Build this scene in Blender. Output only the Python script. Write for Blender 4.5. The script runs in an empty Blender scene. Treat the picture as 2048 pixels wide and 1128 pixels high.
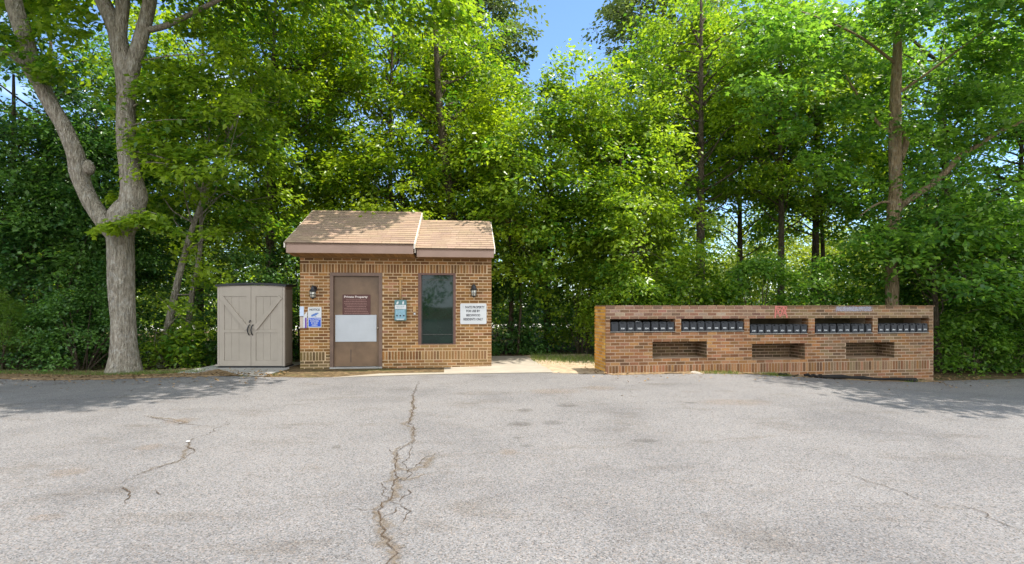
import bpy, math, random
import numpy as np
from math import sin, cos, tan, pi, radians, sqrt
from mathutils import Vector, Matrix

random.seed(7)
RNG = np.random.default_rng(11)
SC = bpy.context.scene
COL = SC.collection
EYE = 1.45
FPX, CX, HY = 1000.0, 1024.0, 611.0        # lens, centre and horizon read off the 2048 px photograph
TH_B, TH_M = radians(5.5), radians(8.5)    # yaw of the hut and of the mailbox wall

# ------------------------------------------------------------------ helpers
def smooth(a, b, x):
    t = min(1.0, max(0.0, (x - a) / (b - a)))
    return t * t * (3 - 2 * t)

def terr(x, y):
    z = 0.05 * smooth(5.5, 10.2, y)
    z -= 0.14 * smooth(-5.2, -9.5, x) * smooth(6, 10, y) if x < -5.2 else 0
    if x > 3.5:
        z -= 0.30 * smooth(3.5, 9.5, x) * smooth(6, 10.5, y)
    return z

def W(px, py, d):
    return Vector(((px - CX) / FPX * d, d, EYE - (py - HY) / FPX * d))

def G(px, py):
    z = 0.0
    for _ in range(12):
        d = (EYE - z) / ((py - HY) / FPX)
        x = (px - CX) / FPX * d
        z = terr(x, d)
    return x, d

class Frame:
    def __init__(s, ox, oy, th):
        s.o = (ox, oy); s.th = th; s.c = cos(th); s.s = sin(th)
    def P(s, u, v, z=0.0):
        return Vector((s.o[0] + u * s.c - v * s.s, s.o[1] + u * s.s + v * s.c, z))
    def uz(s, px, py=HY, v=0.0):
        k = (px - CX) / FPX
        ox = s.o[0] - v * s.s; oy = s.o[1] + v * s.c
        u = (k * oy - ox) / (s.c - k * s.s)
        d = oy + u * s.s
        return u, EYE - (py - HY) / FPX * d

FB = Frame(-0.424 * 11.1, 11.1, TH_B)
FM = Frame(0.188 * 10.2, 10.2, TH_M)

class MB:
    """collects faces (with colour and material slot) that become ONE mesh object"""
    def __init__(s):
        s.v = []; s.f = []; s.c = []; s.m = []
    def face(s, pts, col=(1, 1, 1), mi=0):
        i = len(s.v); s.v += [tuple(p) for p in pts]
        s.f.append(tuple(range(i, i + len(pts)))); s.c.append(col); s.m.append(mi)
    def box(s, x0, x1, y0, y1, z0, z1, col=(1, 1, 1), mi=0, skip=()):
        p = [(x0, y0, z0), (x1, y0, z0), (x1, y1, z0), (x0, y1, z0), (x0, y0, z1), (x1, y0, z1), (x1, y1, z1), (x0, y1, z1)]
        i = len(s.v); s.v += p
        for nm, q in (('b', (0, 3, 2, 1)), ('t', (4, 5, 6, 7)), ('f', (0, 1, 5, 4)), ('r', (1, 2, 6, 5)), ('k', (2, 3, 7, 6)), ('l', (3, 0, 4, 7))):
            if nm in skip: continue
            s.f.append(tuple(i + k for k in q)); s.c.append(col); s.m.append(mi)
    def tube(s, pts, rad, sides=8, col=(1, 1, 1), mi=0, wob=0.0, cap=True, sub=1):
        pts = [Vector(p) for p in pts]
        if sub > 1 and len(pts) > 2:
            P, R = [], []
            for a in range(len(pts) - 1):
                p0 = pts[max(a - 1, 0)]; p1 = pts[a]; p2 = pts[a + 1]; p3 = pts[min(a + 2, len(pts) - 1)]
                for k in range(sub):
                    t = k / sub
                    P.append(0.5 * ((2 * p1) + (p2 - p0) * t + (2 * p0 - 5 * p1 + 4 * p2 - p3) * t * t + (3 * p1 - p0 - 3 * p2 + p3) * t ** 3))
                    R.append(rad[a] * (1 - t) + rad[a + 1] * t)
            P.append(pts[-1]); R.append(rad[-1]); pts, rad = P, R
        n = len(pts); i0 = len(s.v)
        t = (pts[1] - pts[0]).normalized()
        a = t.orthogonal().normalized()
        ph = random.random() * 9
        for i, p in enumerate(pts):
            t = (pts[min(i + 1, n - 1)] - pts[max(i - 1, 0)]).normalized()
            a = (a - t * a.dot(t)).normalized(); b = t.cross(a)
            for k in range(sides):
                an = 2 * pi * k / sides
                r = rad[i] * (1 + wob * (sin(3 * an + ph + i * .5) * .5 + sin(5 * an - i * .8 + ph) * .4 + random.uniform(-.35, .35)))
                q = p + a * (cos(an) * r) + b * (sin(an) * r)
                s.v.append(tuple(q))
        for i in range(n - 1):
            for k in range(sides):
                k2 = (k + 1) % sides
                s.f.append((i0 + i * sides + k, i0 + i * sides + k2, i0 + (i + 1) * sides + k2, i0 + (i + 1) * sides + k))
                s.c.append(col); s.m.append(mi)
        if cap:
            s.f.append(tuple(i0 + (n - 1) * sides + k for k in range(sides))); s.c.append(col); s.m.append(mi)
            s.f.append(tuple(i0 + k for k in reversed(range(sides)))); s.c.append(col); s.m.append(mi)
    def build(s, name, mats, parent=None, smooth_=False, loc=None, bevel=0):
        me = bpy.data.meshes.new(name)
        me.from_pydata(s.v, [], s.f)
        for m in (mats if isinstance(mats, (list, tuple)) else [mats]): me.materials.append(m)
        me.polygons.foreach_set('material_index', s.m)
        if any(c != (1, 1, 1) for c in s.c):
            at = me.color_attributes.new('Col', 'FLOAT_COLOR', 'CORNER')
            buf = []
            for f, c in zip(s.f, s.c): buf += [c[0], c[1], c[2], 1.0] * len(f)
            at.data.foreach_set('color', buf)
        if smooth_: me.polygons.foreach_set('use_smooth', [True] * len(s.f))
        me.update()
        o = bpy.data.objects.new(name, me); COL.objects.link(o)
        if parent: o.parent = parent
        if loc is not None: o.location = loc
        if bevel:
            b = o.modifiers.new('bevel', 'BEVEL'); b.width = bevel; b.segments = 2; b.limit_method = 'ANGLE'
        return o

def tag(o, label=None, cat=None, group=None, kind=None):
    if label: o['label'] = label
    if cat: o['category'] = cat
    if group: o['group'] = group
    if kind: o['kind'] = kind
    return o

def empty(name, loc, rz=0.0):
    o = bpy.data.objects.new(name, None); COL.objects.link(o)
    o.location = loc; o.rotation_euler = (0, 0, rz); o.empty_display_size = .1
    return o

def thing(name, label, cat, loc, rz=0.0, group=None):
    return tag(empty(name, loc, rz), label, cat, group)

def text(body, w, h, u, z, v, mat, parent, name='lettering', extr=.0008):
    cu = bpy.data.curves.new('tmp', 'FONT'); cu.body = body; cu.align_x = 'CENTER'; cu.size = 1; cu.resolution_u = 2
    cu.extrude = .01; cu.offset = .034
    t = bpy.data.objects.new('tmp', cu)
    COL.objects.link(t)
    dg = bpy.context.evaluated_depsgraph_get()
    me = bpy.data.meshes.new_from_object(t.evaluated_get(dg))
    bpy.data.objects.remove(t); bpy.data.curves.remove(cu)
    n = len(me.vertices); co = np.empty(n * 3); me.vertices.foreach_get('co', co); co = co.reshape(-1, 3)
    mn, mx = co.min(0), co.max(0); c = (mn + mx) / 2; d = mx - mn
    q = np.empty_like(co)
    q[:, 0] = (co[:, 0] - c[0]) / max(d[0], 1e-6) * w + u
    q[:, 2] = (co[:, 1] - c[1]) / max(d[1], 1e-6) * h + z
    q[:, 1] = v - (co[:, 2] - c[2]) / max(d[2], 1e-6) * extr
    me.vertices.foreach_set('co', q.ravel()); me.update(); me.name = name
    me.materials.clear(); me.materials.append(mat)
    o = bpy.data.objects.new(name, me); COL.objects.link(o); o.parent = parent
    return o

# ------------------------------------------------------------------ materials
class NT:
    def __init__(s, name):
        s.m = bpy.data.materials.new(name); s.m.use_nodes = True
        s.t = s.m.node_tree; s.t.nodes.clear()
        s.out = s.n('ShaderNodeOutputMaterial')
    def n(s, ty, **kw):
        o = s.t.nodes.new(ty)
        for k, v in kw.items():
            if k.startswith('i_'): o.inputs[k[2:].replace('_', ' ')].default_value = v
            else: setattr(o, k, v)
        return o
    def l(s, a, b): s.t.links.new(a, b)
    def ramp(s, fac, stops):
        r = s.n('ShaderNodeValToRGB'); e = r.color_ramp.elements
        while len(e) < len(stops): e.new(0.5)
        for el, (p, c) in zip(e, stops):
            el.position = p; el.color = (c[0], c[1], c[2], 1) if not isinstance(c, (int, float)) else (c, c, c, 1)
        s.l(fac, r.inputs['Fac']); return r.outputs['Color']
    def mix(s, f, a, b, bt='MIX'):
        m = s.n('ShaderNodeMix', data_type='RGBA', blend_type=bt)
        for sock, v in ((m.inputs[0], f), (m.inputs[6], a), (m.inputs[7], b)):
            if hasattr(v, 'links'): s.l(v, sock)
            elif isinstance(v, (int, float)): sock.default_value = v
            else: sock.default_value = (v[0], v[1], v[2], 1)
        return m.outputs[2]
    def math(s, op, a, b=0.0):
        m = s.n('ShaderNodeMath', operation=op)
        for sock, v in ((m.inputs[0], a), (m.inputs[1], b)):
            if hasattr(v, 'links'): s.l(v, sock)
            else: sock.default_value = v
        return m.outputs[0]
    def coord(s, scale=(1, 1, 1), which='Object'):
        tc = s.n('ShaderNodeTexCoord'); mp = s.n('ShaderNodeMapping'); mp.inputs['Scale'].default_value = scale
        s.l(tc.outputs[which], mp.inputs['Vector']); return mp.outputs['Vector']
    def noise(s, vec, scale, detail=4, rough=.55, col=False):
        n = s.n('ShaderNodeTexNoise'); n.inputs['Scale'].default_value = scale; n.inputs['Detail'].default_value = detail
        n.inputs['Roughness'].default_value = rough
        s.l(vec, n.inputs['Vector']); return n.outputs['Color' if col else 'Fac']
    def bsdf(s, col, rough=.8, spec=.3, metal=0.0, bump=None, bstr=.3, bdist=.01):
        b = s.n('ShaderNodeBsdfPrincipled')
        for k, v in (('Base Color', col), ('Roughness', rough), ('Specular IOR Level', spec), ('Metallic', metal)):
            if hasattr(v, 'links'): s.l(v, b.inputs[k])
            elif isinstance(v, (int, float)): b.inputs[k].default_value = v
            else: b.inputs[k].default_value = (v[0], v[1], v[2], 1)
        if bump is not None:
            bp = s.n('ShaderNodeBump'); bp.inputs['Strength'].default_value = bstr; bp.inputs['Distance'].default_value = bdist
            s.l(bump, bp.inputs['Height']); s.l(bp.outputs['Normal'], b.inputs['Normal'])
        return b
    def done(s, sh): s.l(sh, s.out.inputs['Surface']); return s.m

def mat_plain(name, col, rough=.6, spec=.3, metal=0.0, var=.15, scale=6.0, bump=0.0):
    t = NT(name); v = t.coord()
    n = t.noise(v, scale, 5, .6)
    lo = tuple(max(0, c * (1 - var)) for c in col); hi = tuple(min(1, c * (1 + var)) for c in col)
    c = t.ramp(n, [(.3, lo), (.7, hi)])
    n2 = t.noise(v, scale * 12, 3)
    return t.done(t.bsdf(c, rough, spec, metal, n2 if bump else None, bump, .004).outputs[0])

def mat_leaf(name, dark, light, trans, tint=1.0, tr_fac=.5, rough=.34):
    t = NT(name)
    a = t.n('ShaderNodeAttribute', attribute_name='rnd')
    c = t.ramp(a.outputs['Fac'], [(0.0, dark), (1.0, light)])
    c2 = t.mix(1.0, c, trans, 'MULTIPLY')
    b = t.bsdf(c, rough, .38)
    tr = t.n('ShaderNodeBsdfTranslucent'); t.l(c2, tr.inputs['Color'])
    mx = t.n('ShaderNodeMixShader'); mx.inputs[0].default_value = tr_fac
    t.l(b.outputs[0], mx.inputs[1]); t.l(tr.outputs[0], mx.inputs[2])
    return t.done(mx.outputs[0])

def mat_bark(name, a, b, scale=1.0):
    t = NT(name); v = t.coord((9 * scale, 9 * scale, 1.8 * scale))
    n = t.noise(v, 2.2, 6, .65); v2 = t.coord((1, 1, 1))
    big = t.noise(v2, 1.6, 4)
    c = t.ramp(n, [(.32, tuple(x * .35 for x in a)), (.48, a), (.68, b)])
    c = t.mix(t.math('MULTIPLY', big, .7), c, (a[0] * .7, a[1] * .8, a[2] * .75))
    mot = t.noise(t.coord((3, 3, 2)), 3.5, 5, .7)
    c = t.mix(t.ramp(mot, [(.50, 0.0), (.66, .30)]), c, tuple(min(.7, x * 1.02) for x in (b[1], b[1] * .97, b[1] * .9)))
    c = t.mix(t.ramp(mot, [(.28, .40), (.42, 0.0)]), c, tuple(x * .5 for x in a))
    vo = t.n('ShaderNodeTexVoronoi', feature='DISTANCE_TO_EDGE'); vo.inputs['Scale'].default_value = 3.2; t.l(v, vo.inputs['Vector'])
    h = t.math('ADD', n, t.math('MULTIPLY', vo.outputs['Distance'], .9))
    return t.done(t.bsdf(c, .9, .15, 0, h, 1.0, .06).outputs[0])

def mat_brick(name):
    t = NT(name); v = t.coord()
    a = t.n('ShaderNodeAttribute', attribute_name='Col')
    n = t.noise(v, 38, 4, .7); big = t.noise(v, 1.3, 4, .6)
    c = t.mix(1.0, a.outputs['Color'], t.ramp(n, [(.25, .62), (.72, 1.25)]), 'MULTIPLY')
    c = t.mix(1.0, c, t.ramp(big, [(.3, (.82, .80, .80)), (.7, (1.12, 1.08, 1.0))]), 'MULTIPLY')
    return t.done(t.bsdf(c, .88, .2, 0, n, .5, .004).outputs[0])

def mat_mortar(name, lo, hi):
    t = NT(name); v = t.coord()
    c = t.ramp(t.noise(v, 1.7, 5, .65), [(.3, lo), (.68, hi)])
    n = t.noise(v, 90, 3)
    c = t.mix(.35, c, t.ramp(n, [(.3, .3), (.7, .8)]), 'MULTIPLY')
    return t.done(t.bsdf(c, .95, .1, 0, n, .5, .003).outputs[0])

def mat_tint(name, rough=.85, nscale=60, var=.25):
    t = NT(name); v = t.coord()
    a = t.n('ShaderNodeAttribute', attribute_name='Col')
    n = t.noise(v, nscale, 4, .7); g = t.noise(v, 1.6, 4, .6)
    c = t.mix(1.0, a.outputs['Color'], t.ramp(n, [(.25, 1 - var), (.75, 1 + var)]), 'MULTIPLY')
    c = t.mix(1.0, c, t.ramp(g, [(.3, (.86, .84, .82)), (.7, (1.1, 1.08, 1.05))]), 'MULTIPLY')
    return t.done(t.bsdf(c, rough, .2, 0, n, .4, .003).outputs[0])

def mat_asphalt():
    t = NT('asphalt'); v = t.coord()
    vo = t.n('ShaderNodeTexVoronoi'); vo.inputs['Scale'].default_value = 118; t.l(v, vo.inputs['Vector'])
    sep = t.n('ShaderNodeSeparateColor'); t.l(vo.outputs['Color'], sep.inputs[0])
    c = t.ramp(sep.outputs[0], [(0, (.060, .057, .055)), (.14, (.118, .112, .107)), (.5, (.170, .161, .153)), (.85, (.203, .192, .182)), (1, (.265, .250, .237))])
    warm = t.ramp(sep.outputs[1], [(.0, (.95, .985, 1.05)), (.7, (1.0, 1, 1)), (1, (1.13, 1.0, .92))])
    c = t.mix(1.0, c, warm, 'MULTIPLY')
    fine = t.noise(v, 190, 2, .6)
    c = t.mix(1.0, c, t.ramp(fine, [(.3, .84), (.7, 1.16)]), 'MULTIPLY')
    g = t.noise(v, .55, 6, .62)
    c = t.mix(1.0, c, t.ramp(g, [(.30, (.76, .75, .75)), (.5, (1, .985, .97)), (.70, (1.12, 1.10, 1.08))]), 'MULTIPLY')
    g2 = t.noise(t.coord((.7, 1.6, 1)), 1.5, 7, .7)
    c = t.mix(1.0, c, t.ramp(g2, [(.30, (.80, .76, .71)), (.47, (1, 1, 1))]), 'MULTIPLY')
    h = t.math('ADD', sep.outputs[0], fine)
    return t.done(t.bsdf(c, .9, .25, 0, h, .45, .004).outputs[0])

def mat_feather(name, c0, c1, scale=30, lo=.35, hi=.75, strength=1.0, rough=.95):
    """worn stain or crack dirt: its own irregular outline comes from the 'edge' attribute and noise"""
    t = NT(name); v = t.coord()
    n = t.noise(v, scale, 5, .7)
    a = t.n('ShaderNodeAttribute', attribute_name='edge')
    f = t.math('ADD', t.math('MULTIPLY', a.outputs['Fac'], .9), t.math('SUBTRACT', n, .5))
    f = t.math('ADD', f, t.math('MULTIPLY', t.math('SUBTRACT', t.noise(v, scale * 4, 2), .5), .6))
    fr = t.n('ShaderNodeMapRange'); fr.inputs[1].default_value = lo; fr.inputs[2].default_value = hi
    fr.inputs[4].default_value = strength; t.l(f, fr.inputs[0])
    c = t.ramp(t.noise(v, scale * 2.5, 3), [(.3, c0), (.7, c1)])
    b = t.bsdf(c, rough, .1)
    tr = t.n('ShaderNodeBsdfTransparent'); mx = t.n('ShaderNodeMixShader')
    t.l(fr.outputs[0], mx.inputs[0]); t.l(tr.outputs[0], mx.inputs[1]); t.l(b.outputs[0], mx.inputs[2])
    return t.done(mx.outputs[0])

def mat_ground():
    t = NT('forest_floor'); v = t.coord()
    n = t.noise(v, 9, 6, .7); b = t.noise(v, .8, 5, .6); f = t.noise(v, 60, 3, .6)
    c = t.ramp(n, [(.25, (.035, .026, .014)), (.5, (.11, .075, .038)), (.75, (.26, .18, .095))])
    c = t.mix(t.ramp(b, [(.52, 0.0), (.66, .75)]), c, (.055, .085, .02))
    c = t.mix(1.0, c, t.ramp(f, [(.3, .6), (.7, 1.4)]), 'MULTIPLY')
    return t.done(t.bsdf(c, .95, .1, 0, n, .8, .03).outputs[0])

M = {}
M['leaf_yellow'] = mat_leaf('leaf_yellow', (.058, .140, .014), (.30, .38, .022), (1.85, 1.85, .7))
M['leaf_mid'] = mat_leaf('leaf_mid', (.056, .140, .018), (.285, .38, .032), (1.85, 1.85, .8))
M['leaf_oak'] = mat_leaf('leaf_oak', (.050, .135, .026), (.215, .35, .048), (1.8, 1.85, .8))
M['leaf_olive'] = mat_leaf('leaf_olive', (.07, .11, .035), (.17, .21, .065), (1.6, 1.6, .9))
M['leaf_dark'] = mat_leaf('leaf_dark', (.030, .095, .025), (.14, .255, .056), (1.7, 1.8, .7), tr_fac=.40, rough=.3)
M['leaf_far'] = mat_leaf('leaf_far', (.12, .20, .02), (.34, .40, .03), (1.7, 1.6, .8))
M['leaf_rust'] = mat_leaf('leaf_rust', (0.200, 0.090, 0.030), (0.450, 0.260, 0.100), (1.3, 1.1, .8))
M['needle'] = mat_leaf('needle', (0.090, 0.170, 0.020), (0.200, 0.300, 0.050), (1.5, 1.6, .8))
M['bark_grey'] = mat_bark('bark_grey', (.34, .275, .21), (.68, .59, .48), 1.35)
M['bark_warm'] = mat_bark('bark_warm', (.34, .225, .13), (.60, .43, .27))
M['bark_dark'] = mat_bark('bark_dark', (.11, .08, .052), (.22, .165, .11), 1.5)
M['brick'] = mat_brick('fired_brick')
M['mortar'] = mat_mortar('tan_mortar', (.62, .42, .23), (.78, .585, .37))
M['mortar_m'] = mat_mortar('grey_mortar', (.43, .285, .175), (.58, .43, .30))
M['shingle'] = mat_tint('shingle')
M['fascia'] = mat_plain('mauve_fascia', (.33, .215, .16), .55, .3, 0, .1, 2)
M['soffit'] = mat_tint('soffit_boards', .7, 20, .15)
M['trim'] = mat_plain('pale_drip_edge', (.66, .58, .47), .5, .4)
M['door'] = mat_plain('brown_door_paint', (.165, .100, .056), .42, .45, 0, .32, 2.2)
M['frame'] = mat_plain('brown_frame_paint', (.16, .10, .07), .5, .4, 0, .2, 4)
M['white'] = mat_plain('white_panel', (.46, .47, .48), .5, .4, 0, .06, 3)
M['sign_white'] = mat_plain('sign_white', (.60, .595, .58), .45, .4, 0, .05, 5)
M['blue'] = mat_plain('sign_blue', (.015, .08, .50), .4, .4, 0, .06, 5)
M['icon_blue'] = mat_plain('icon_blue', (.10, .19, .46), .4)
M['ink'] = mat_plain('black_ink', (.03, .03, .035), .5)
M['ink_grey'] = mat_plain('faded_ink', (.55, .55, .53), .6)
M['maroon'] = mat_plain('maroon_sign', (.10, .042, .034), .5, .3, 0, .12, 8)
M['maroon_txt'] = mat_plain('worn_pink_paint', (.30, .17, .14), .6)
M['teal'] = mat_plain('teal_box', (.10, .20, .20), .4, .4, 0, .15, 9)
M['teal_l'] = mat_plain('teal_label', (.22, .36, .42), .4, .4, 0, .2, 30)
M['purple'] = mat_plain('purple_strip', (.14, .05, .30), .5)
M['tan'] = mat_plain('tan_conduit', (.46, .27, .11), .6)
M['beige'] = mat_plain('beige_paper', (.52, .42, .34), .8)
M['paleblue'] = mat_plain('blue_paper', (.55, .62, .74), .8)
M['black'] = mat_plain('black_metal', (.012, .012, .014), .4, .5)
M['mailbox'] = mat_plain('black_mailbox_plastic', (.011, .012, .014), .42, .5, 0, .25, 14)
M['maildoor'] = mat_plain('dark_grey_door_plastic', (.020, .022, .026), .42, .5, 0, .25, 14)
M['shed'] = mat_plain('taupe_resin', (.355, .30, .24), .5, .35, 0, .06, 3, .15)
M['shed_roof'] = mat_plain('black_resin', (.018, .018, .020), .5, .4)
M['concrete'] = mat_plain('old_concrete', (.31, .268, .210), .9, .2, 0, .14, 2.0, .4)
M['concrete2'] = mat_plain('grey_concrete', (.33, .31, .28), .9, .2, 0, .18, 2.4, .4)
M['dirt'] = mat_plain('sandy_dirt', (.36, .27, .175), .95, .1, 0, .3, 7, .8)
M['mulch'] = mat_plain('brown_mulch', (.20, .135, .075), .95, .1, 0, .5, 14, .8)
M['grass'] = mat_leaf('grass', (0.060, 0.120, 0.020), (0.200, 0.240, 0.050), (1.5, 1.5, .8), tr_fac=.35)
M['asphalt'] = mat_asphalt()
M['ground'] = mat_ground()
M['crack'] = mat_feather('crack', (.040, .028, .020), (.11, .08, .055), 40, .30, .55, .95)
M['crackdirt'] = mat_feather('crackdirt', (.10, .075, .05), (.25, .195, .14), 34, .50, .95, .62)
M['stain'] = mat_feather('stain', (.085, .075, .065), (.13, .115, .10), 9, .3, .95, .30)
M['rust'] = mat_feather('rust_stain', (.27, .18, .11), (.30, .21, .14), 7, .3, 1.0, .2)
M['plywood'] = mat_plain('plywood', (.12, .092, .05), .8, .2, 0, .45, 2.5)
M['red_paint'] = mat_plain('red_spray', (.52, .17, .13), .7, .2, 0, .2, 20)
M['blue_paint'] = mat_feather('blue_spray', (.42, .43, .54), (.55, .55, .62), 22, .35, .95, .75)
M['road'] = mat_plain('far_road', (.46, .43, .40), .9, .1, 0, .1, 1)
M['stone'] = mat_plain('pale_stone', (.42, .36, .29), .9, .1, 0, .2, 12, .5)
M['litter'] = mat_plain('litter', (.7, .68, .66), .7)

def mat_glass():
    t = NT('tinted_glass'); v = t.coord()
    n = t.noise(v, 2.0, 3)
    c = t.ramp(n, [(.3, (.005, .016, .011)), (.7, (.009, .026, .018))])
    return t.done(t.bsdf(c, .03, .5, 0, t.noise(v, 1.2, 2), .03, .02).outputs[0])
M['glass'] = mat_glass()
M['lampglass'] = mat_plain('seeded_glass', (.62, .58, .48), .25, .5)

# ------------------------------------------------------------------ ground, asphalt, slabs
def sheet(name, outline_fn, xs, ys, mat, dz, kind='structure'):
    mb = MB(); nx, ny = len(xs), len(ys)
    for j, yv in enumerate(ys):
        for i, xv in enumerate(xs):
            x, y = outline_fn(xv, yv)
            mb.v.append((x, y, terr(x, y) + dz))
    for j in range(ny - 1):
        for i in range(nx - 1):
            a = j * nx + i
            mb.f.append((a, a + 1, a + nx + 1, a + nx)); mb.c.append((1, 1, 1)); mb.m.append(0)
    o = mb.build(name, mat, smooth_=True); tag(o, kind=kind); return o

gx = list(np.concatenate([np.linspace(-400, -32, 8), np.linspace(-30, 30, 61), np.linspace(32, 400, 8)]))
gy = list(np.concatenate([np.linspace(-400, -32, 8), np.linspace(-30, 50, 81), np.linspace(55, 400, 8)]))
ground = sheet('ground', lambda x, y: (x, y), gx, gy, M['ground'], -.012)

EDGE = [(-34, 11.2), (-14, 10.85), (-10.3, 10.6), (-8, 10.25), (-6, 9.98), (-4.95, 9.80), (-4.15, 9.74), (-2.92, 9.78), (-1.83, 10.06), (0, 10.30), (1.5, 10.42), (1.9, 10.12),
        (3.2, 10.28), (5.0, 10.58), (7.0, 10.86), (9.4, 11.25), (12, 11.6), (34, 14.5)]
def edge_y(x):
    for (x0, y0), (x1, y1) in zip(EDGE, EDGE[1:]):
        if x0 <= x <= x1: return y0 + (y1 - y0) * (x - x0) / (x1 - x0)
    return 11
EN = [random.uniform(-1, 1) for _ in range(2000)]
def edge_w(x):
    k = (x + 40) * 6; i = int(k); f = k - i
    w = EN[i] * (1 - f) + EN[i + 1] * f
    amp = .012 if -4.3 < x < 1.5 else .05
    return edge_y(x) + w * amp
ax = list(np.concatenate([np.linspace(-34, -12, 12), np.linspace(-11.8, 12.2, 161), np.linspace(13, 34, 10)]))
ay = list(np.concatenate([np.linspace(-30, 3, 10), np.linspace(3.5, 11, 31)]))
asphalt = sheet('asphalt', lambda x, y: (x, (y if y < 8 else 8 + (y - 8) / 3.0 * (edge_w(x) - 8))), ax, ay, M['asphalt'], .0)
asphalt.name = 'road'

def slab(name, pts, z0, z1, mat, bev=.012):
    mb = MB(); n = len(pts)
    zt = z1 if callable(z1) else (lambda x, y: z1)
    top = [(x, y, zt(x, y)) for x, y in pts]; bot = [(x, y, z0) for x, y in pts]
    mb.face(top); mb.face(list(reversed(bot)))
    for i in range(n):
        j = (i + 1) % n; mb.face([bot[i], bot[j], top[j], top[i]])
    o = mb.build(name, mat, bevel=bev); tag(o, kind='structure'); return o

bl = FB.P(0, -.02); 
slab('pavement', [(-4.95, 9.81), (-4.15, 9.75), (-2.92, 9.79), (-1.83, 10.07), (0, 10.31), (1.50, 10.43), (1.52, 10.50), (.70, 13.75), (-.5, 13.7), (-4.9, 13.2), (-5.1, 11.2)], -.3,
     lambda x, y: (.066 if x > -3.6 else (.066 - .10 * smooth(-3.6, -4.9, x))) , M['concrete'])
slab('pavement', [(-7.05, 10.55), (-5.6, 10.2), (-4.97, 9.98), (-4.97, 11.15), (-5.12, 11.5), (-5.1, 12.5), (-7.0, 12.4)], -.3, .045, M['concrete2'])
# sandy ground between the slab and the mailbox wall, mulch verge on the left
def patch(name, pts, mat, dz, sub=24):
    mb = MB(); P = pts
    for i in range(len(P) - 1):
        pass
    (x0, y0), (x1, y1), (x2, y2), (x3, y3) = P
    n = sub
    for j in range(n + 1):
        for i in range(n + 1):
            u, v = i / n, j / n
            x = (x0 * (1 - u) + x1 * u) * (1 - v) + (x3 * (1 - u) + x2 * u) * v
            y = (y0 * (1 - u) + y1 * u) * (1 - v) + (y3 * (1 - u) + y2 * u) * v
            if j in (0, n): y += random.uniform(-.05, .05)
            if i in (0, n): x += random.uniform(-.05, .05)
            b = min(i, n - i, j, n - j) / n
            mb.v.append((x, y, terr(x, y) + dz * (1 if b > 0 else .2) + random.uniform(0, .012) * (b > 0)))
    for j in range(n):
        for i in range(n):
            a = j * (n + 1) + i
            mb.f.append((a, a + 1, a + n + 2, a + n + 1)); mb.c.append((1, 1, 1)); mb.m.append(0)
    o = mb.build(name, mat, smooth_=True); tag(o, kind='structure'); return o
patch('soil', [(.85, 10.35), (2.25, 10.15), (2.3, 14.4), (.3, 14.0)], M['dirt'], .02)
patch('soil', [(-16, 10.9), (-5.4, 9.92), (-6.8, 11.55), (-16, 12.0)], M['mulch'], .02, 60)
patch('soil', [(2.0, 10.05), (9.6, 11.15), (9.6, 11.5), (2.0, 10.4)], M['mulch'], .015, 30)
patch('path', [(-40, 31), (45, 31), (45, 38), (-40, 38)], M['road'], .02, 6)

# ------------------------------------------------------------------ cracks and stains (thin sheets on the asphalt)
def ribbon(name, pts, w, mat, dz, jag=1.3, step=.10):
    P = [G(*p) for p in pts]
    Q = []
    for (xa, ya), (xb, yb) in zip(P, P[1:]):
        L = math.hypot(xb - xa, yb - ya); n = max(1, int(L / step))
        for k in range(n):
            t = k / n; Q.append((xa + (xb - xa) * t + random.uniform(-1, 1) * w * jag, ya + (yb - ya) * t + random.uniform(-1, 1) * w * jag))
    Q.append(P[-1])
    for lv_ in range(2):
        Q2 = []
        for (xa, ya), (xb, yb) in zip(Q, Q[1:]):
            L = math.hypot(xb - xa, yb - ya); Q2 += [(xa, ya), ((xa + xb) / 2 + random.gauss(0, .13) * L, (ya + yb) / 2 + random.gauss(0, .13) * L)]
        Q = Q2 + [Q[-1]]
    me = bpy.data.meshes.new(name); v = []; f = []; e = []
    n = len(Q)
    for i, (x, y) in enumerate(Q):
        xa, ya = Q[max(i - 1, 0)]; xb, yb = Q[min(i + 1, n - 1)]
        L = math.hypot(xb - xa, yb - ya) or 1; nx, ny = -(yb - ya) / L, (xb - xa) / L
        ww = w * random.uniform(.35, 1.5) * (.35 + .65 * min(1, 5 * i / n, 5 * (n - 1 - i) / n))
        for s_, ed in ((-1, 0), (0, 1), (1, 0)):
            px, py = x + nx * ww * s_, y + ny * ww * s_
            v.append((px, py, terr(px, py) + dz)); e.append(ed)
    for i in range(n - 1):
        for k in (0, 1):
            a = i * 3 + k; f.append((a, a + 1, a + 4, a + 3))
    me.from_pydata(v, [], f); me.materials.append(mat)
    at = me.attributes.new('edge', 'FLOAT', 'POINT'); at.data.foreach_set('value', e); me.update()
    o = bpy.data.objects.new(name, me); COL.objects.link(o); o.parent = asphalt; return o

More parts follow.
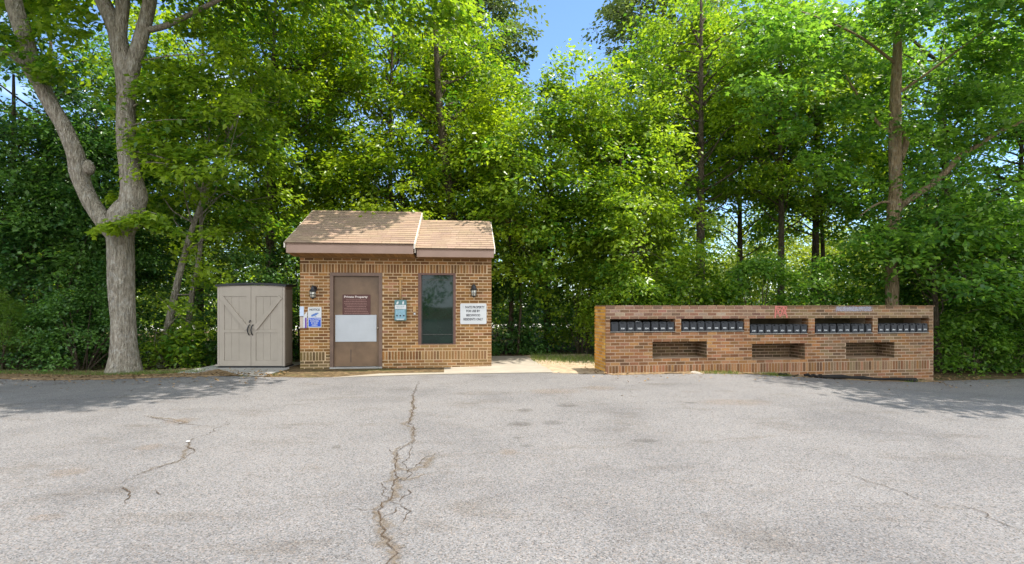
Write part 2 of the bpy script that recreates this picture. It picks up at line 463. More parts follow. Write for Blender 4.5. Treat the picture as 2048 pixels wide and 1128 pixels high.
def blob(name, px, py, rx, ry, mat, dz):
    x0, y0 = G(px, py); d = y0
    xr = rx / FPX * d
    ya = G(px, py - ry)[1]; yb = G(px, py + ry)[1]; yr = abs(ya - yb) / 2
    v = [(x0, y0, terr(x0, y0) + dz)]; e = [1.0]; f = []
    n = 28
    for ring, rr, ed in ((0, .5, .85), (1, 1.0, 0.0)):
        for k in range(n):
            a = 2 * pi * k / n; r = rr * random.uniform(.85, 1.15)
            x, y = x0 + cos(a) * xr * r, y0 + sin(a) * yr * r
            v.append((x, y, terr(x, y) + dz)); e.append(ed)
    for k in range(n):
        k2 = (k + 1) % n
        f.append((0, 1 + k, 1 + k2)); f.append((1 + k, 1 + n + k, 1 + n + k2, 1 + k2))
    me = bpy.data.meshes.new(name); me.from_pydata(v, [], f); me.materials.append(mat)
    at = me.attributes.new('edge', 'FLOAT', 'POINT'); at.data.foreach_set('value', e); me.update()
    o = bpy.data.objects.new(name, me); COL.objects.link(o); o.parent = asphalt; return o

main = [(838, 762), (832, 775), (828, 790), (825, 802), (827, 815), (822, 832), (819, 845), (826, 858), (827, 882), (808, 893), (793, 905), (791, 928),
        (788, 952), (786, 975), (779, 1000), (764, 1005), (755, 1022), (760, 1045), (772, 1075), (788, 1096), (778, 1120), (770, 1160)]
ribbon('crack', main[:9], .011, M['crack'], .006)
ribbon('crack', main[8:], .009, M['crack'], .006)
ribbon('crack_dirt', main[2:10], .09, M['crackdirt'], .004, .4, .12)
ribbon('crack_dirt', main[9:18], .09, M['crackdirt'], .004, .4, .12)
ribbon('crack_dirt', main[16:], .12, M['crackdirt'], .0045, .25, .12)
for br in ([(790, 950), (815, 946), (832, 930), (850, 916), (887, 902)], [(780, 1003), (800, 1010), (812, 1030), (808, 1050)],
           [(815, 978), (817, 990), (800, 1006)], [(755, 1021), (715, 1018)], [(786, 905), (778, 898)], [(800, 930), (818, 938), (820, 952), (808, 962)], [(764, 1040), (785, 1028), (793, 1015)],
           [(779, 1000), (768, 985), (764, 965)], [(828, 880), (818, 915), (806, 936)]):
    ribbon('crack', br, .006, M['crack'], .0055)
ribbon('crack_dirt', [(800, 940), (830, 940), (850, 930), (868, 912)], .11, M['crackdirt'], .0042, .3, .1)
ribbon('crack_dirt', [(765, 965), (790, 960), (820, 960), (850, 950)], .10, M['crackdirt'], .0043, .3, .1)
ribbon('crack', [(459, 841), (456, 850), (430, 857), (420, 868), (385, 879), (374, 895), (391, 901), (362, 921), (322, 933), (275, 950), (222, 975)], .007, M['crack'], .006)
ribbon('crack', [(240, 976), (250, 978), (263, 985), (251, 1008)], .009, M['crack'], .006)
ribbon('crack', [(289, 833), (311, 837), (358, 847), (430, 854)], .007, M['crack'], .0058)
ribbon('crack', [(300, 982), (318, 988), (325, 990)], .008, M['crack'], .006)
ribbon('crack_dirt', [(385, 879), (374, 895), (362, 921), (322, 933), (275, 950)], .05, M['crackdirt'], .004, .3, .1)
ribbon('crack_dirt', [(289, 832), (330, 838), (362, 840), (375, 846), (350, 850)], .09, M['crackdirt'], .0042, .3, .1)
ribbon('crack', [(1665, 945), (1700, 950), (1753, 968), (1811, 987), (1862, 1005), (1895, 1019)], .005, M['crack'], .006)
ribbon('crack', [(1900, 1010), (1935, 1016), (1976, 1028), (2010, 1050), (2050, 1072)], .005, M['crack'], .0062)
for a in ((1050, 821, 24, 4.5), (1055, 892, 20, 4), (672, 895, 14, 5), (1040, 848, 34, 7), (1105, 846, 30, 6), (1035, 876, 16, 3), (1290, 882, 40, 5), (745, 843, 7, 2), (1135, 812, 28, 4), (1380, 806, 22, 2)):
    blob('stain', *a, M['stain'], .005)
for a in ((1018, 905, 28, 10), (1110, 783, 80, 8), (1200, 776, 50, 6), (135, 945, 55, 14), (90, 1035, 50, 10), (1470, 805, 110, 9), (360, 842, 40, 9), (300, 895, 35, 10)):
    blob('rust_stain', *a, M['rust'], .0048)

# ------------------------------------------------------------------ bricks
BL, BH, JT = .2032, .0677, .0145
PAL_HUT = [((.165, .080, .030), 2.6), ((.235, .118, .040), 3), ((.33, .165, .055), 2.2), ((.42, .215, .085), 1.3), ((.40, .215, .13), .7), ((.125, .064, .028), .8)]
PAL_MAIL = [((.165, .078, .036), 3), ((.24, .115, .050), 3), ((.33, .155, .060), 2.4), ((.31, .145, .085), 1.2), ((.11, .062, .036), 1.2), ((.36, .21, .12), .8)]
PAL_RED = [((.25, .135, .085), 3), ((.31, .19, .13), 2), ((.18, .10, .066), 2), ((.37, .28, .21), 1.2), ((.30, .14, .09), .8)]
PAL_GREY = [((.20, .122, .066), 3), ((.26, .165, .092), 3), ((.13, .085, .05), 1.6), ((.31, .155, .075), 1.1), ((.30, .215, .125), .8)]
PAL_SHADE = [((.13, .085, .045), 3), ((.18, .115, .06), 2), ((.09, .062, .036), 2)]  # niche linings: shade of the recess put into the darker brick colour
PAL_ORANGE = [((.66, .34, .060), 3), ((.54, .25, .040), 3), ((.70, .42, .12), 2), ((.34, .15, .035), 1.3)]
def pick(pal):
    r = random.uniform(0, sum(w for _, w in pal))
    for c, w in pal:
        r -= w
        if r <= 0: break
    tot = sum(w for _, w in pal); mean = [sum(p[q] * w for p, w in pal) / tot for q in range(3)]
    c = tuple(x * .66 + m * .34 for x, m in zip(c, mean))
    j = random.uniform(.86, 1.15)
    return tuple(x * j * random.uniform(.94, 1.06) for x in c)

def subtract(a, b, holes):
    segs = [(a, b)]
    for h0, h1 in holes:
        nxt = []
        for s0, s1 in segs:
            if h1 <= s0 or h0 >= s1: nxt.append((s0, s1)); continue
            if h0 > s0: nxt.append((s0, h0))
            if h1 < s1: nxt.append((h1, s1))
        segs = nxt
    return segs

def brick_panel(mb, O, U, N, u0, u1, rows, holes=(), pal=PAL_HUT, mi=0, th=.03, off=0.0, palfn=None):
    """rows: (z0, z1, 'r'|'s'); O origin, U along, N outward; brick faces end on the plane, mortar sits 6 mm behind"""
    O, U, N = Vector(O), Vector(U), Vector(N)
    def put(a, b, z0, z1):
        c = pick(palfn(a, z0) if palfn else pal)
        pr = random.uniform(-.0015, .0015)
        p = [O + U * a + N * pr, O + U * b + N * pr]
        q = [O + U * a - N * th, O + U * b - N * th]
        Z0, Z1 = Vector((0, 0, z0)), Vector((0, 0, z1))
        A, B, Cc, D = p[0] + Z0, p[1] + Z0, p[1] + Z1, p[0] + Z1
        a2, b2, c2, d2 = q[0] + Z0, q[1] + Z0, q[1] + Z1, q[0] + Z1
        mb.face([A, B, Cc, D], c, mi); mb.face([D, Cc, c2, d2], c, mi); mb.face([a2, b2, B, A], c, mi)
        mb.face([A, D, d2, a2], c, mi); mb.face([B, b2, c2, Cc], c, mi)
    for k, (z0, z1, kd) in enumerate(rows):
        zm = (z0 + z1) / 2
        segs = subtract(u0, u1, [(h[0], h[1]) for h in holes if h[2] < zm < h[3]])
        for s0, s1 in segs:
            if kd == 'r':
                st = s0 - (BL / 2 if (k + int(off)) % 2 else 0)
                g0 = math.floor((s0 - u0) / BL) * BL + u0 - (BL / 2 if k % 2 else 0)
                x = g0
                while x < s1:
                    a, b = max(x, s0), min(x + BL - JT, s1)
                    if b - a > .025: put(a, b, z0, z1 - JT)
                    x += BL
            else:
                n3 = 3
                a0, b0 = s0, s1
                if s1 - s0 > .5:                       # soldier run closed by a small stack of stretchers
                    b0 = s1 - .105
                    hh = (z1 - z0) / n3
                    for q in range(n3): put(b0 + JT, s1, z0 + q * hh, z0 + (q + 1) * hh - JT)
                n = max(1, round((b0 - a0) / BH)); w = (b0 - a0) / n
                for q in range(n): put(a0 + q * w, a0 + (q + 1) * w - JT, z0, z1 - JT)

# ------------------------------------------------------------------ the brick hut
WB = FB.uz(983)[0]
DEP = 3.0
hut = thing('brick_hut', 'small brown brick hut with tan shingle roof in two levels and a brown door', 'building', FB.P(0, 0, 0), TH_B)
dx0, dz1 = FB.uz(660, 547); dx1 = FB.uz(764.6)[0]
wx0, wz1 = FB.uz(836.4, 547); wx1, wz0 = FB.uz(911.6, 688)
SO1 = .426 - .203; rows = []
z = SO1 - 3 * BH - 3 * BH
while z < SO1 - .001: rows.append((z, z + BH, 'r')); z += BH
rows.append((SO1, SO1 + .203, 's')); z = SO1 + .203
for _ in range(26): rows.append((z, z + BH, 'r')); z += BH
DTOP = z
rows.append((z, z + .203, 's')); z += .203
for _ in range(3): rows.append((z, z + BH, 'r')); z += BH
WTOP = z
wz1 = DTOP; wz0 = SO1 + .203 + 2 * BH
DBOT = .06
holes = [(dx0, dx1, -1, DTOP), (wx0, wx1, wz0, wz1)]
mb = MB()
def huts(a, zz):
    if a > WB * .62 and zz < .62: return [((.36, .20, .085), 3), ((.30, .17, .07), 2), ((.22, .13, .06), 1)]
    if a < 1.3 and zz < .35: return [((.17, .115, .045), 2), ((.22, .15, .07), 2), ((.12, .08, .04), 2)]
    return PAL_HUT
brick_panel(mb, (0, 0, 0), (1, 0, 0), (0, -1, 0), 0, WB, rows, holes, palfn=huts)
brick_panel(mb, (0, DEP, 0), (0, -1, 0), (-1, 0, 0), .0, DEP - .03, rows)
brick_panel(mb, (WB, 0, 0), (0, 1, 0), (1, 0, 0), .03, DEP, rows)
bz = rows[0][0]
def core(mb, us, zs, hol, y0, y1, mi):
    for a, b in zip(us, us[1:]):
        for c, d in zip(zs, zs[1:]):
            um, zm = (a + b) / 2, (c + d) / 2
            if any(h[0] < um < h[1] and h[2] < zm < h[3] for h in hol): continue
            mb.box(a, b, y0, y1, c, d, mi=mi)
core(mb, sorted({.003, WB - .003, dx0, dx1, wx0, wx1}), sorted({bz, wz0, DTOP, WTOP}), holes, .003, .2, 1)
mb.box(.003, .2, .2, DEP - .006, bz, WTOP, mi=1); mb.box(WB - .2, WB - .003, .2, DEP - .006, bz, WTOP, mi=1)
mb.box(.2, WB - .2, DEP - .2, DEP - .006, bz, WTOP, mi=1)
mb.build('wall', [M['brick'], M['mortar']], hut)
# door
mb = MB(); fw = .075
mb.box(dx0, dx0 + fw, -.02, .16, DBOT, DTOP - fw); mb.box(dx1 - fw, dx1, -.02, .16, DBOT, DTOP - fw); mb.box(dx0, dx1, -.02, .16, DTOP - fw, DTOP)
mb.build('door_frame', M['frame'], hut, bevel=.004)
mb = MB(); mb.box(dx0 + fw + .004, dx1 - fw - .004, .045, .09, DBOT + .02, DTOP - fw - .004)
door = mb.build('door', M['door'], hut, bevel=.003)
mb = MB(); mb.box(dx0, dx1, -.035, .2, .0, DBOT + .012); mb.build('threshold', M['concrete2'], hut)
ku, kz = FB.uz(756, 656, .03)
mb = MB(); mb.tube([(ku, .045, kz), (ku, .025, kz), (ku, .012, kz), (ku, -.015, kz), (ku, -.022, kz)], [.028, .028, .012, .024, .012], 12)
mb.build('handle', mat_plain('worn_brass', (.34, .27, .2), .35, .5, .8), door, True)
su = FB.uz(701)[0]
mb = MB(); mb.box(su - .006, su + .006, .0435, .0447, FB.uz(701, 725, .045)[1], FB.uz(701, 699, .045)[1]); mb.build('scratch', M['ink'], door)
# window
mb = MB(); fw = .07
mb.box(wx0, wx0 + fw, -.012, .14, wz0, wz1); mb.box(wx1 - fw * .8, wx1, -.012, .14, wz0, wz1)
mb.box(wx0 + fw, wx1 - fw * .8, -.012, .14, wz1 - .04, wz1); mb.box(wx0 + fw, wx1 - fw * .8, -.012, .14, wz0, wz0 + .015)
win = mb.build('window', mat_plain('maroon_window_frame', (.15, .075, .055), .5, .4, 0, .2), hut, bevel=.003)
mb = MB(); mb.box(wx0 + fw, wx1 - fw * .8, .05, .06, wz0 + .015, wz1 - .04); mb.build('pane', M['glass'], win)
mb = MB()
for a, b, c, d in ((wx0 + fw, wx0 + fw + .018, wz0 + .015, wz1 - .04), (wx1 - fw * .8 - .018, wx1 - fw * .8, wz0 + .015, wz1 - .04)):
    mb.box(a, b, .03, .049, c, d)
for py in (559.5, 669):
    zz = FB.uz(875, py)[1]; mb.box(wx0 + fw + .018, wx1 - fw * .8 - .018, .04, .049, zz - .006, zz + .006)
mb.build('glazing_bar', mat_plain('glazing_bar', (.07, .07, .06), .5), win)

# roofs
def roof(name, u0, u1, ve, ze, vr, zr, vb, fh, step_side):
    sl = Vector((0, vr - ve, zr - ze)); L = sl.length; d = sl.normalized(); n = Vector((0, -d.z, d.y))
    mb = MB(); TH = .035
    E = Vector((0, ve, ze)); R = Vector((0, vr, zr)); zb = zr - (zr - ze) * (vb - vr) / (vr - ve); B = Vector((0, vb, zb))
    def sheet2(a, b, c0, c1):
        pass
    # deck
    for (p, q) in ((E, R), (R, B)):
        mb.face([(u0, p.y, p.z - TH), (u1, p.y, p.z - TH), (u1, q.y, q.z - TH), (u0, q.y, q.z - TH)], (.3, .2, .12))
        mb.face([(u0, p.y, p.z), (u0, q.y, q.z), (u1, q.y, q.z), (u1, p.y, p.z)][::-1], (.3, .2, .12))
    mb.face([(u0, E.y, E.z), (u0, R.y, R.z), (u0, R.y, R.z - TH), (u0, E.y, E.z - TH)], (.3, .2, .12)); mb.face([(u1, E.y, E.z), (u1, R.y, R.z), (u1, R.y, R.z - TH), (u1, E.y, E.z - TH)], (.3, .2, .12))
    ex = .132; k = 0; s = -.02
    while s < L - .03:
        x = u0 - random.uniform(0, .3)
        while x < u1:
            w = random.uniform(.16, .34)
            a, b = max(x, u0 - .012), min(x + w - .004, u1 + .012)
            if b - a > .02:
                g = random.uniform(.90, 1.08); col = (.310 * g, .222 * g * random.uniform(.96, 1.03), .157 * g * random.uniform(.96, 1.04))
                s1 = min(s + ex + .03, L); lo, hi = .013, .003
                A = E + d * s; Bq = E + d * s1
                f0 = A + n * lo; f1 = Bq + n * hi
                mb.face([(a, f0.y, f0.z), (b, f0.y, f0.z), (b, f1.y, f1.z), (a, f1.y, f1.z)], col)
                mb.face([(a, A.y, A.z), (b, A.y, A.z), (b, f0.y, f0.z), (a, f0.y, f0.z)], tuple(c * .8 for c in col))
            x += w
        s += ex; k += 1
    # ridge caps
    x = u0
    while x < u1:
        g = random.uniform(.85, 1.1); col = (.325 * g, .228 * g, .155 * g); b = min(x + .2, u1)
        mb.face([(x, R.y - .12, R.z - .12 * d.z / d.y + .016), (b, R.y - .12, R.z - .12 * d.z / d.y + .020), (b, R.y, R.z + .022), (x, R.y, R.z + .018)], col)
        mb.face([(x, R.y, R.z + .018), (b, R.y, R.z + .022), (b, R.y + .12, R.z - .12 * d.z / d.y + .020), (x, R.y + .12, R.z - .12 * d.z / d.y + .016)], col)
        x += .2
    r = mb.build(name, M['shingle'], hut)
    # fascia board with its gutter lip, soffit, rake trim, gable
    mb = MB(); zt = ze - .012
    mb.box(u0 + .02, u1 - .005, ve + .015, ve + .04, zt - fh, zt); mb.box(u0 + .02, u1 - .005, ve + .0, ve + .015, zt - fh - .004, zt - .055)
    mb.build('fascia', M['fascia'], r, bevel=.003)
    mb = MB(); x = u0 + .02; zs = zt - fh + .006; WS = 2.535
    while x < u1:
        b = min(x + .085, u1)
        g = random.uniform(.8, 1.2)
        cl = (.34 * g, .19 * g, .075 * g); mb.face([(x, ve + .042, zs), (x, -.001, WS), (b - .005, -.001, WS), (b - .005, ve + .042, zs)], cl); x += .085
    mb.face([(u0 + .02, ve + .042, zs + .006), (u0 + .02, -.001, WS + .006), (u1, -.001, WS + .006), (u1, ve + .042, zs + .006)], (.09, .05, .022)); mb.face([(u0 + .02, ve + .042, zs + .02), (u0 + .02, -.001, WS + .02), (u1, -.001, WS + .02), (u1, ve + .042, zs + .02)][::-1], (.09, .05, .022))
    mb.box(max(u0 + .02, 0), min(u1, WB), -.03, -.0005, WS - .03, WS + .02, (.26, .15, .065))
    mb.build('soffit', M['soffit'], r)
    for uu, sg in ((u0, -1), (u1, 1)):
        mb = MB()
        a, b = (uu - .03, uu - .001) if sg < 0 else (uu + .001, uu + .03)
        for p, q in ((E, R), (R, B)):
            if sg > 0 and not step_side: pass
            pts = [(p.y, p.z - .11), (q.y, q.z - .11), (q.y, q.z - .002), (p.y, p.z - .002)]
            mb.face([(a, y, z_) for y, z_ in pts][::-1]); mb.face([(b, y, z_) for y, z_ in pts])
            mb.face([(a, p.y, p.z - .002), (b, p.y, p.z - .002), (b, q.y, q.z - .002), (a, q.y, q.z - .002)]); mb.face([(a, p.y, p.z - .11), (a, q.y, q.z - .11), (b, q.y, q.z - .11), (b, p.y, p.z - .11)])
            mb.face([(a, p.y, p.z - .11), (b, p.y, p.z - .11), (b, p.y, p.z - .002), (a, p.y, p.z - .002)])
        mb.build('rake_trim', M['trim'], r)
    # gable ends and the closed eave returns
    for uu in (u0 + .15 if u0 < 0 else u0 + .03, u1 - .03):
        mb = MB()
        pts = [(ve + .05, ze - .05), (vr, zr - .05), (vb - .05, zb - .05), (vb - .05, WTOP - .05), (0, WTOP - .05), (ve + .05, zt - fh + .03)]
        mb.face([(uu - .015, y, z_) for y, z_ in pts][::-1]); mb.face([(uu + .015, y, z_) for y, z_ in pts])
        mb.build('gable', M['fascia'], r)
    return r
us = FB.uz(827, v=-.5)[0]
roof('roof', FB.uz(570, v=-.5)[0], us, -.50, 2.79, 1.5, 3.83, 3.5, .205, True)
roof('roof', us + .035, FB.uz(988, v=-.38)[0], -.36, 2.715, 1.35, 3.60, 3.2, .18, False)

# lanterns
def lantern(px, py, label):
    u, zc = FB.uz(px, py)
    r = thing('wall_lantern', label, 'lantern', FB.P(u, 0, zc), TH_B, 'black lanterns on the hut front')
    mb = MB(); mb.tube([(0, 0, .10), (0, -.022, .10)], [.058, .05], 12); mb.build('backplate', M['black'], r)
    mb = MB(); mb.tube([(0, -.02, .10), (0, -.07, .145), (0, -.115, .15), (0, -.125, .125)], [.014, .013, .012, .012], 8, sub=3); mb.build('arm', M['black'], r, True)
    mb = MB(); mb.tube([(0, -.125, .175), (0, -.125, .155), (0, -.125, .135), (0, -.125, .085), (0, -.125, .045), (0, -.125, .035)], [.006, .016, .03, .052, .078, .074], 8); mb.build('cap', M['black'], r)
    mb = MB(); mb.tube([(0, -.125, .035), (0, -.125, -.1)], [.062, .05], 8); mb.build('glass', M['lampglass'], r, True)
    mb = MB()
    for k in range(6):
        a = 2 * pi * k / 6 + .3
        mb.tube([(cos(a) * .066, -.125 + sin(a) * .066, .035), (cos(a) * .054, -.125 + sin(a) * .054, -.105)], [.0055, .0055], 5)
    for zz, rr in ((-.035, .062), (-.105, .056), (.03, .068)):
        mb.tube([(cos(2 * pi * k / 16) * rr, -.125 + sin(2 * pi * k / 16) * rr, zz) for k in range(17)], [.006] * 17, 5, cap=False)
    mb.tube([(0, -.125, -.1), (0, -.125, -.115), (0, -.125, -.14)], [.056, .03, .008], 8)
    mb.build('cage', M['black'], r)
lantern(629, 586, 'black caged wall lantern on the brick left of the brown door')
lantern(947.5, 583, 'black caged wall lantern on the brick above the white property sign')

def panel(mb, x0, x1, z0, z1, v0, v1, r=.015):
    n = 4; pts = []
    for cx, cz, a0 in ((x1 - r, z1 - r, 0), (x0 + r, z1 - r, 90), (x0 + r, z0 + r, 180), (x1 - r, z0 + r, 270)):
        for k in range(n + 1):
            a = radians(a0 + 90 * k / n); pts.append((cx + cos(a) * r, cz + sin(a) * r))
    mb.face([(x, v0, z_) for x, z_ in pts][::-1]); mb.face([(x, v1, z_) for x, z_ in pts])
    m = len(pts)
    for i in range(m):
        j = (i + 1) % m; (xa, za), (xb, zb_) = pts[i], pts[j]
        mb.face([(xa, v0, za), (xb, v0, zb_), (xb, v1, zb_), (xa, v1, za)])

def sign_root(name, label, cat, px0, py0, px1, py1, v=0.0):
    u0, zt = FB.uz(px0, py0, v); u1, zb_ = FB.uz(px1, py1, v)
    w, h = u1 - u0, zt - zb_
    r = thing(name, label, cat, FB.P((u0 + u1) / 2, v, zb_), TH_B)
    return r, w, h

def bars(mb, w, x0, x1, z, h, v, words=4):
    """a row of wording too small to read in the photograph"""
    x = x0
    while x < x1 - .008:
        L = random.uniform(.012, .04); b = min(x + L, x1)
        mb.box(x, b, v - .0008, v, z - h / 2, z + h / 2); x = b + .008

# NOTICE sign
r, w, h = sign_root('notice_sign', 'white and blue notice sign with a camera symbol beside the door', 'sign', 616, 614, 643, 655, -.004)
mb = MB(); panel(mb, -w / 2, w / 2, 0, h, -.006, -.001, .012); mb.build('board', M['sign_white'], r)
mb = MB(); panel(mb, -w / 2 + .014, w / 2 - .014, .02, h * .475, -.008, -.0062, .008); mb.build('blue_field', M['blue'], r)
text('NOTICE', w * .76, h * .105, 0, h * .87, -.0065, M['ink'], r)
for k, (s, ww) in enumerate((('ALL ACTIVITIES', .84), ('MONITORED', .62), ('BY VIDEO', .5), ('CAMERA', .44))):
    text(s, w * ww, h * .066, 0, h * (.415 - .098 * k), -.0085, M['sign_white'], r)
mb = MB()
c, s = cos(.42), sin(.42)
for (a, b, lo, hi) in ((-.07, .055, -.022, .022), (.06, .085, -.014, .014), (-.085, -.073, -.013, .013)):
    P = [(a, lo), (b, lo * 1.1), (b, hi * 1.1), (a, hi)]
    mb.face([(x * c - z_ * s, -.0068, h * .63 + x * s + z_ * c) for x, z_ in P])
mb.box(.004, .014, -.0069, -.0064, h * .53, h * .60); mb.box(.002, .04, -.0069, -.0064, h * .515, h * .53)
mb.build('camera_symbol', M['icon_blue'], r)

# wrapped papers at the hut corner
r, w, h = sign_root('posted_papers', 'overlapping sun-faded paper notices at the left corner of the hut', 'papers', 599.5, 613, 614.5, 656, -.004)
mb = MB(); mb.box(-w / 2, w * .05, -.004, -.001, h * .55, h); mb.build('blue_paper', M['paleblue'], r)
mb = MB(); mb.box(-w / 2 + .004, -w * .06, -.005, -.0042, 0, h * .52); mb.build('beige_paper', M['beige'], r)
mb = MB(); mb.face([(-w * .04, -.003, .0), (w * .48, -.003, .01), (w * .5, -.003, h * .78), (w * .12, -.003, h * .62), (-w * .04, -.003, h * .5)]); mb.face([(-w * .04, -.001, .0), (w * .48, -.001, .01), (w * .5, -.001, h * .78), (w * .12, -.001, h * .62), (-w * .04, -.001, h * .5)][::-1]); mb.build('white_paper', M['sign_white'], r)
mb = MB(); mb.box(w * .2, w * .42, -.006, -.0035, .0, h * .48); mb.build('purple_strip', M['purple'], r)

# private property sign on the door (maroon) and the blank sheet
r, w, h = sign_root('property_sign', 'maroon private property sign on the upper half of the door', 'sign', 685, 589, 741, 632, .04)
mb = MB(); panel(mb, -w / 2, w / 2, 0, h, -.002, .004, .012); mb.build('board', M['maroon'], r)
text('Private Property', w * .84, h * .13, -w * .02, h * .88, -.003, mat_plain('cream_letters', (.62, .52, .46), .6), r)
for k in range(9):
    mb = MB()
    sh = .38 if k in (0, 4) else .44
    bars(mb, w, -w * sh * random.uniform(.9, 1), w * sh * random.uniform(.8, 1), h * (.75 - .078 * k), h * .028, -.0025)
    mb.build('text_line', M['maroon_txt'], r)
r, w, h = sign_root('blank_sheet', 'large blank greyish white sheet fixed across the middle of the door', 'sheet', 670.7, 630, 753, 683, .036)
mb = MB(); mb.box(-w / 2, w / 2, -.003, .006, 0, h); mb.build('panel', M['white'], r, bevel=.001)

# teal box with its conduit
r, w, h = sign_root('teal_wall_box', 'teal wall box with three dark holes between door and window', 'box', 790, 600, 813.5, 641, 0)
mb = MB(); mb.box(-w / 2, w / 2, -.09, -.001, 0, h); mb.build('body', M['teal'], r, bevel=.01)
mb = MB(); mb.box(-w / 2 + .012, w / 2 - .004, -.0925, -.0905, h * .56, h * .76); mb.build('white_band', M['sign_white'], r)
mb = MB(); mb.box(-w / 2 + .02, w / 2 - .02, -.0925, -.0905, h * .06, h * .54); mb.build('label_panel', M['teal_l'], r)
mb = MB()
for cx, tilt in ((-.062, .5), (.062, .15)):
    P = []
    for k in range(14):
        a = 2 * pi * k / 14; x, z_ = cos(a) * .020, sin(a) * .038
        P.append((cx + x * cos(tilt) + z_ * sin(tilt), -.0925, h * .86 - x * sin(tilt) + z_ * cos(tilt)))
    mb = MB(); mb.face(P); mb.build('leaf_symbol', M['sign_white'], r)
mb = MB(); mb.box(-w * .33, w * .3, -.0935, -.0925, h * .045, h * .085); mb.build('white_strip', M['sign_white'], r)
mb = MB()
for cx in (-.075, 0.0, .075):
    mb = MB(); mb.tube([(cx, -.0955, h * .24), (cx, -.093, h * .24)], [.019, .019], 12); mb.build('hole', M['ink'], r)
for a_ in ((-.36, .38, .70, .012), (-.4, .25, .535, .012), (-.3, .3, .62, .006)):
    mb = MB(); bars(mb, w, w * a_[0], w * a_[1], h * a_[2], a_[3], -.0927); mb.build('text_line', M['teal'], r)
u, z1_ = FB.uz(801, 560); u, z0_ = FB.uz(801, 599)
r = thing('conduit_pipe', 'tan conduit pipe rising from the teal box up the brick', 'pipe', FB.P(u, 0, z0_ - .005), TH_B)
mb = MB(); mb.tube([(0, -.022, 0), (0, -.022, z1_ - z0_)], [.024, .024], 10); mb.build('pipe', M['tan'], r, True)
mb = MB(); mb.box(-.045, .045, -.03, -.001, (z1_ - z0_) * .5, (z1_ - z0_) * .5 + .02); mb.build('bracket', M['tan'], r)
mb = MB(); mb.box(-.06, .06, -.03, -.001, z1_ - z0_, z1_ - z0_ + .05); mb.build('junction_box', M['tan'], r)
r, w, h = sign_root('outlet_box', 'small tan outlet box with white cover beside the window', 'outlet', 826, 611, 832.5, 632, 0)
mb = MB(); mb.box(-w / 2, w / 2, -.035, -.001, h * .4, h); mb.build('box', M['tan'], r, bevel=.004)
mb = MB(); mb.tube([(0, -.001, h * .2), (.0, -.03, h * .22), (.01, -.05, h * .15)], [.022, .024, .02], 8); mb.build('spout', M['sign_white'], r, True)

# white property sign on the right
r, w, h = sign_root('property_sign', 'white property sign with black capitals right of the window', 'sign', 920.5, 607, 973, 648, -.004)
mb = MB(); panel(mb, -w / 2, w / 2, 0, h, -.006, -.001, .03); mb.build('board', M['sign_white'], r)
text('IVATE PROPERTY', w * .74, h * .12, w * .06, h * .82, -.0065, M['ink'], r)
text('PR', w * .09, h * .12, -w * .38, h * .82, -.0065, M['ink_grey'], r)
text('FOR USE BY', w * .53, h * .12, -w * .01, h * .635, -.0065, M['ink'], r)
text('BEECHWOOD', w * .53, h * .12, -w * .005, h * .43, -.0065, M['ink'], r)
text('RESIDENTS ONLY', w * .74, h * .12, -w * .005, h * .235, -.0065, M['ink'], r)

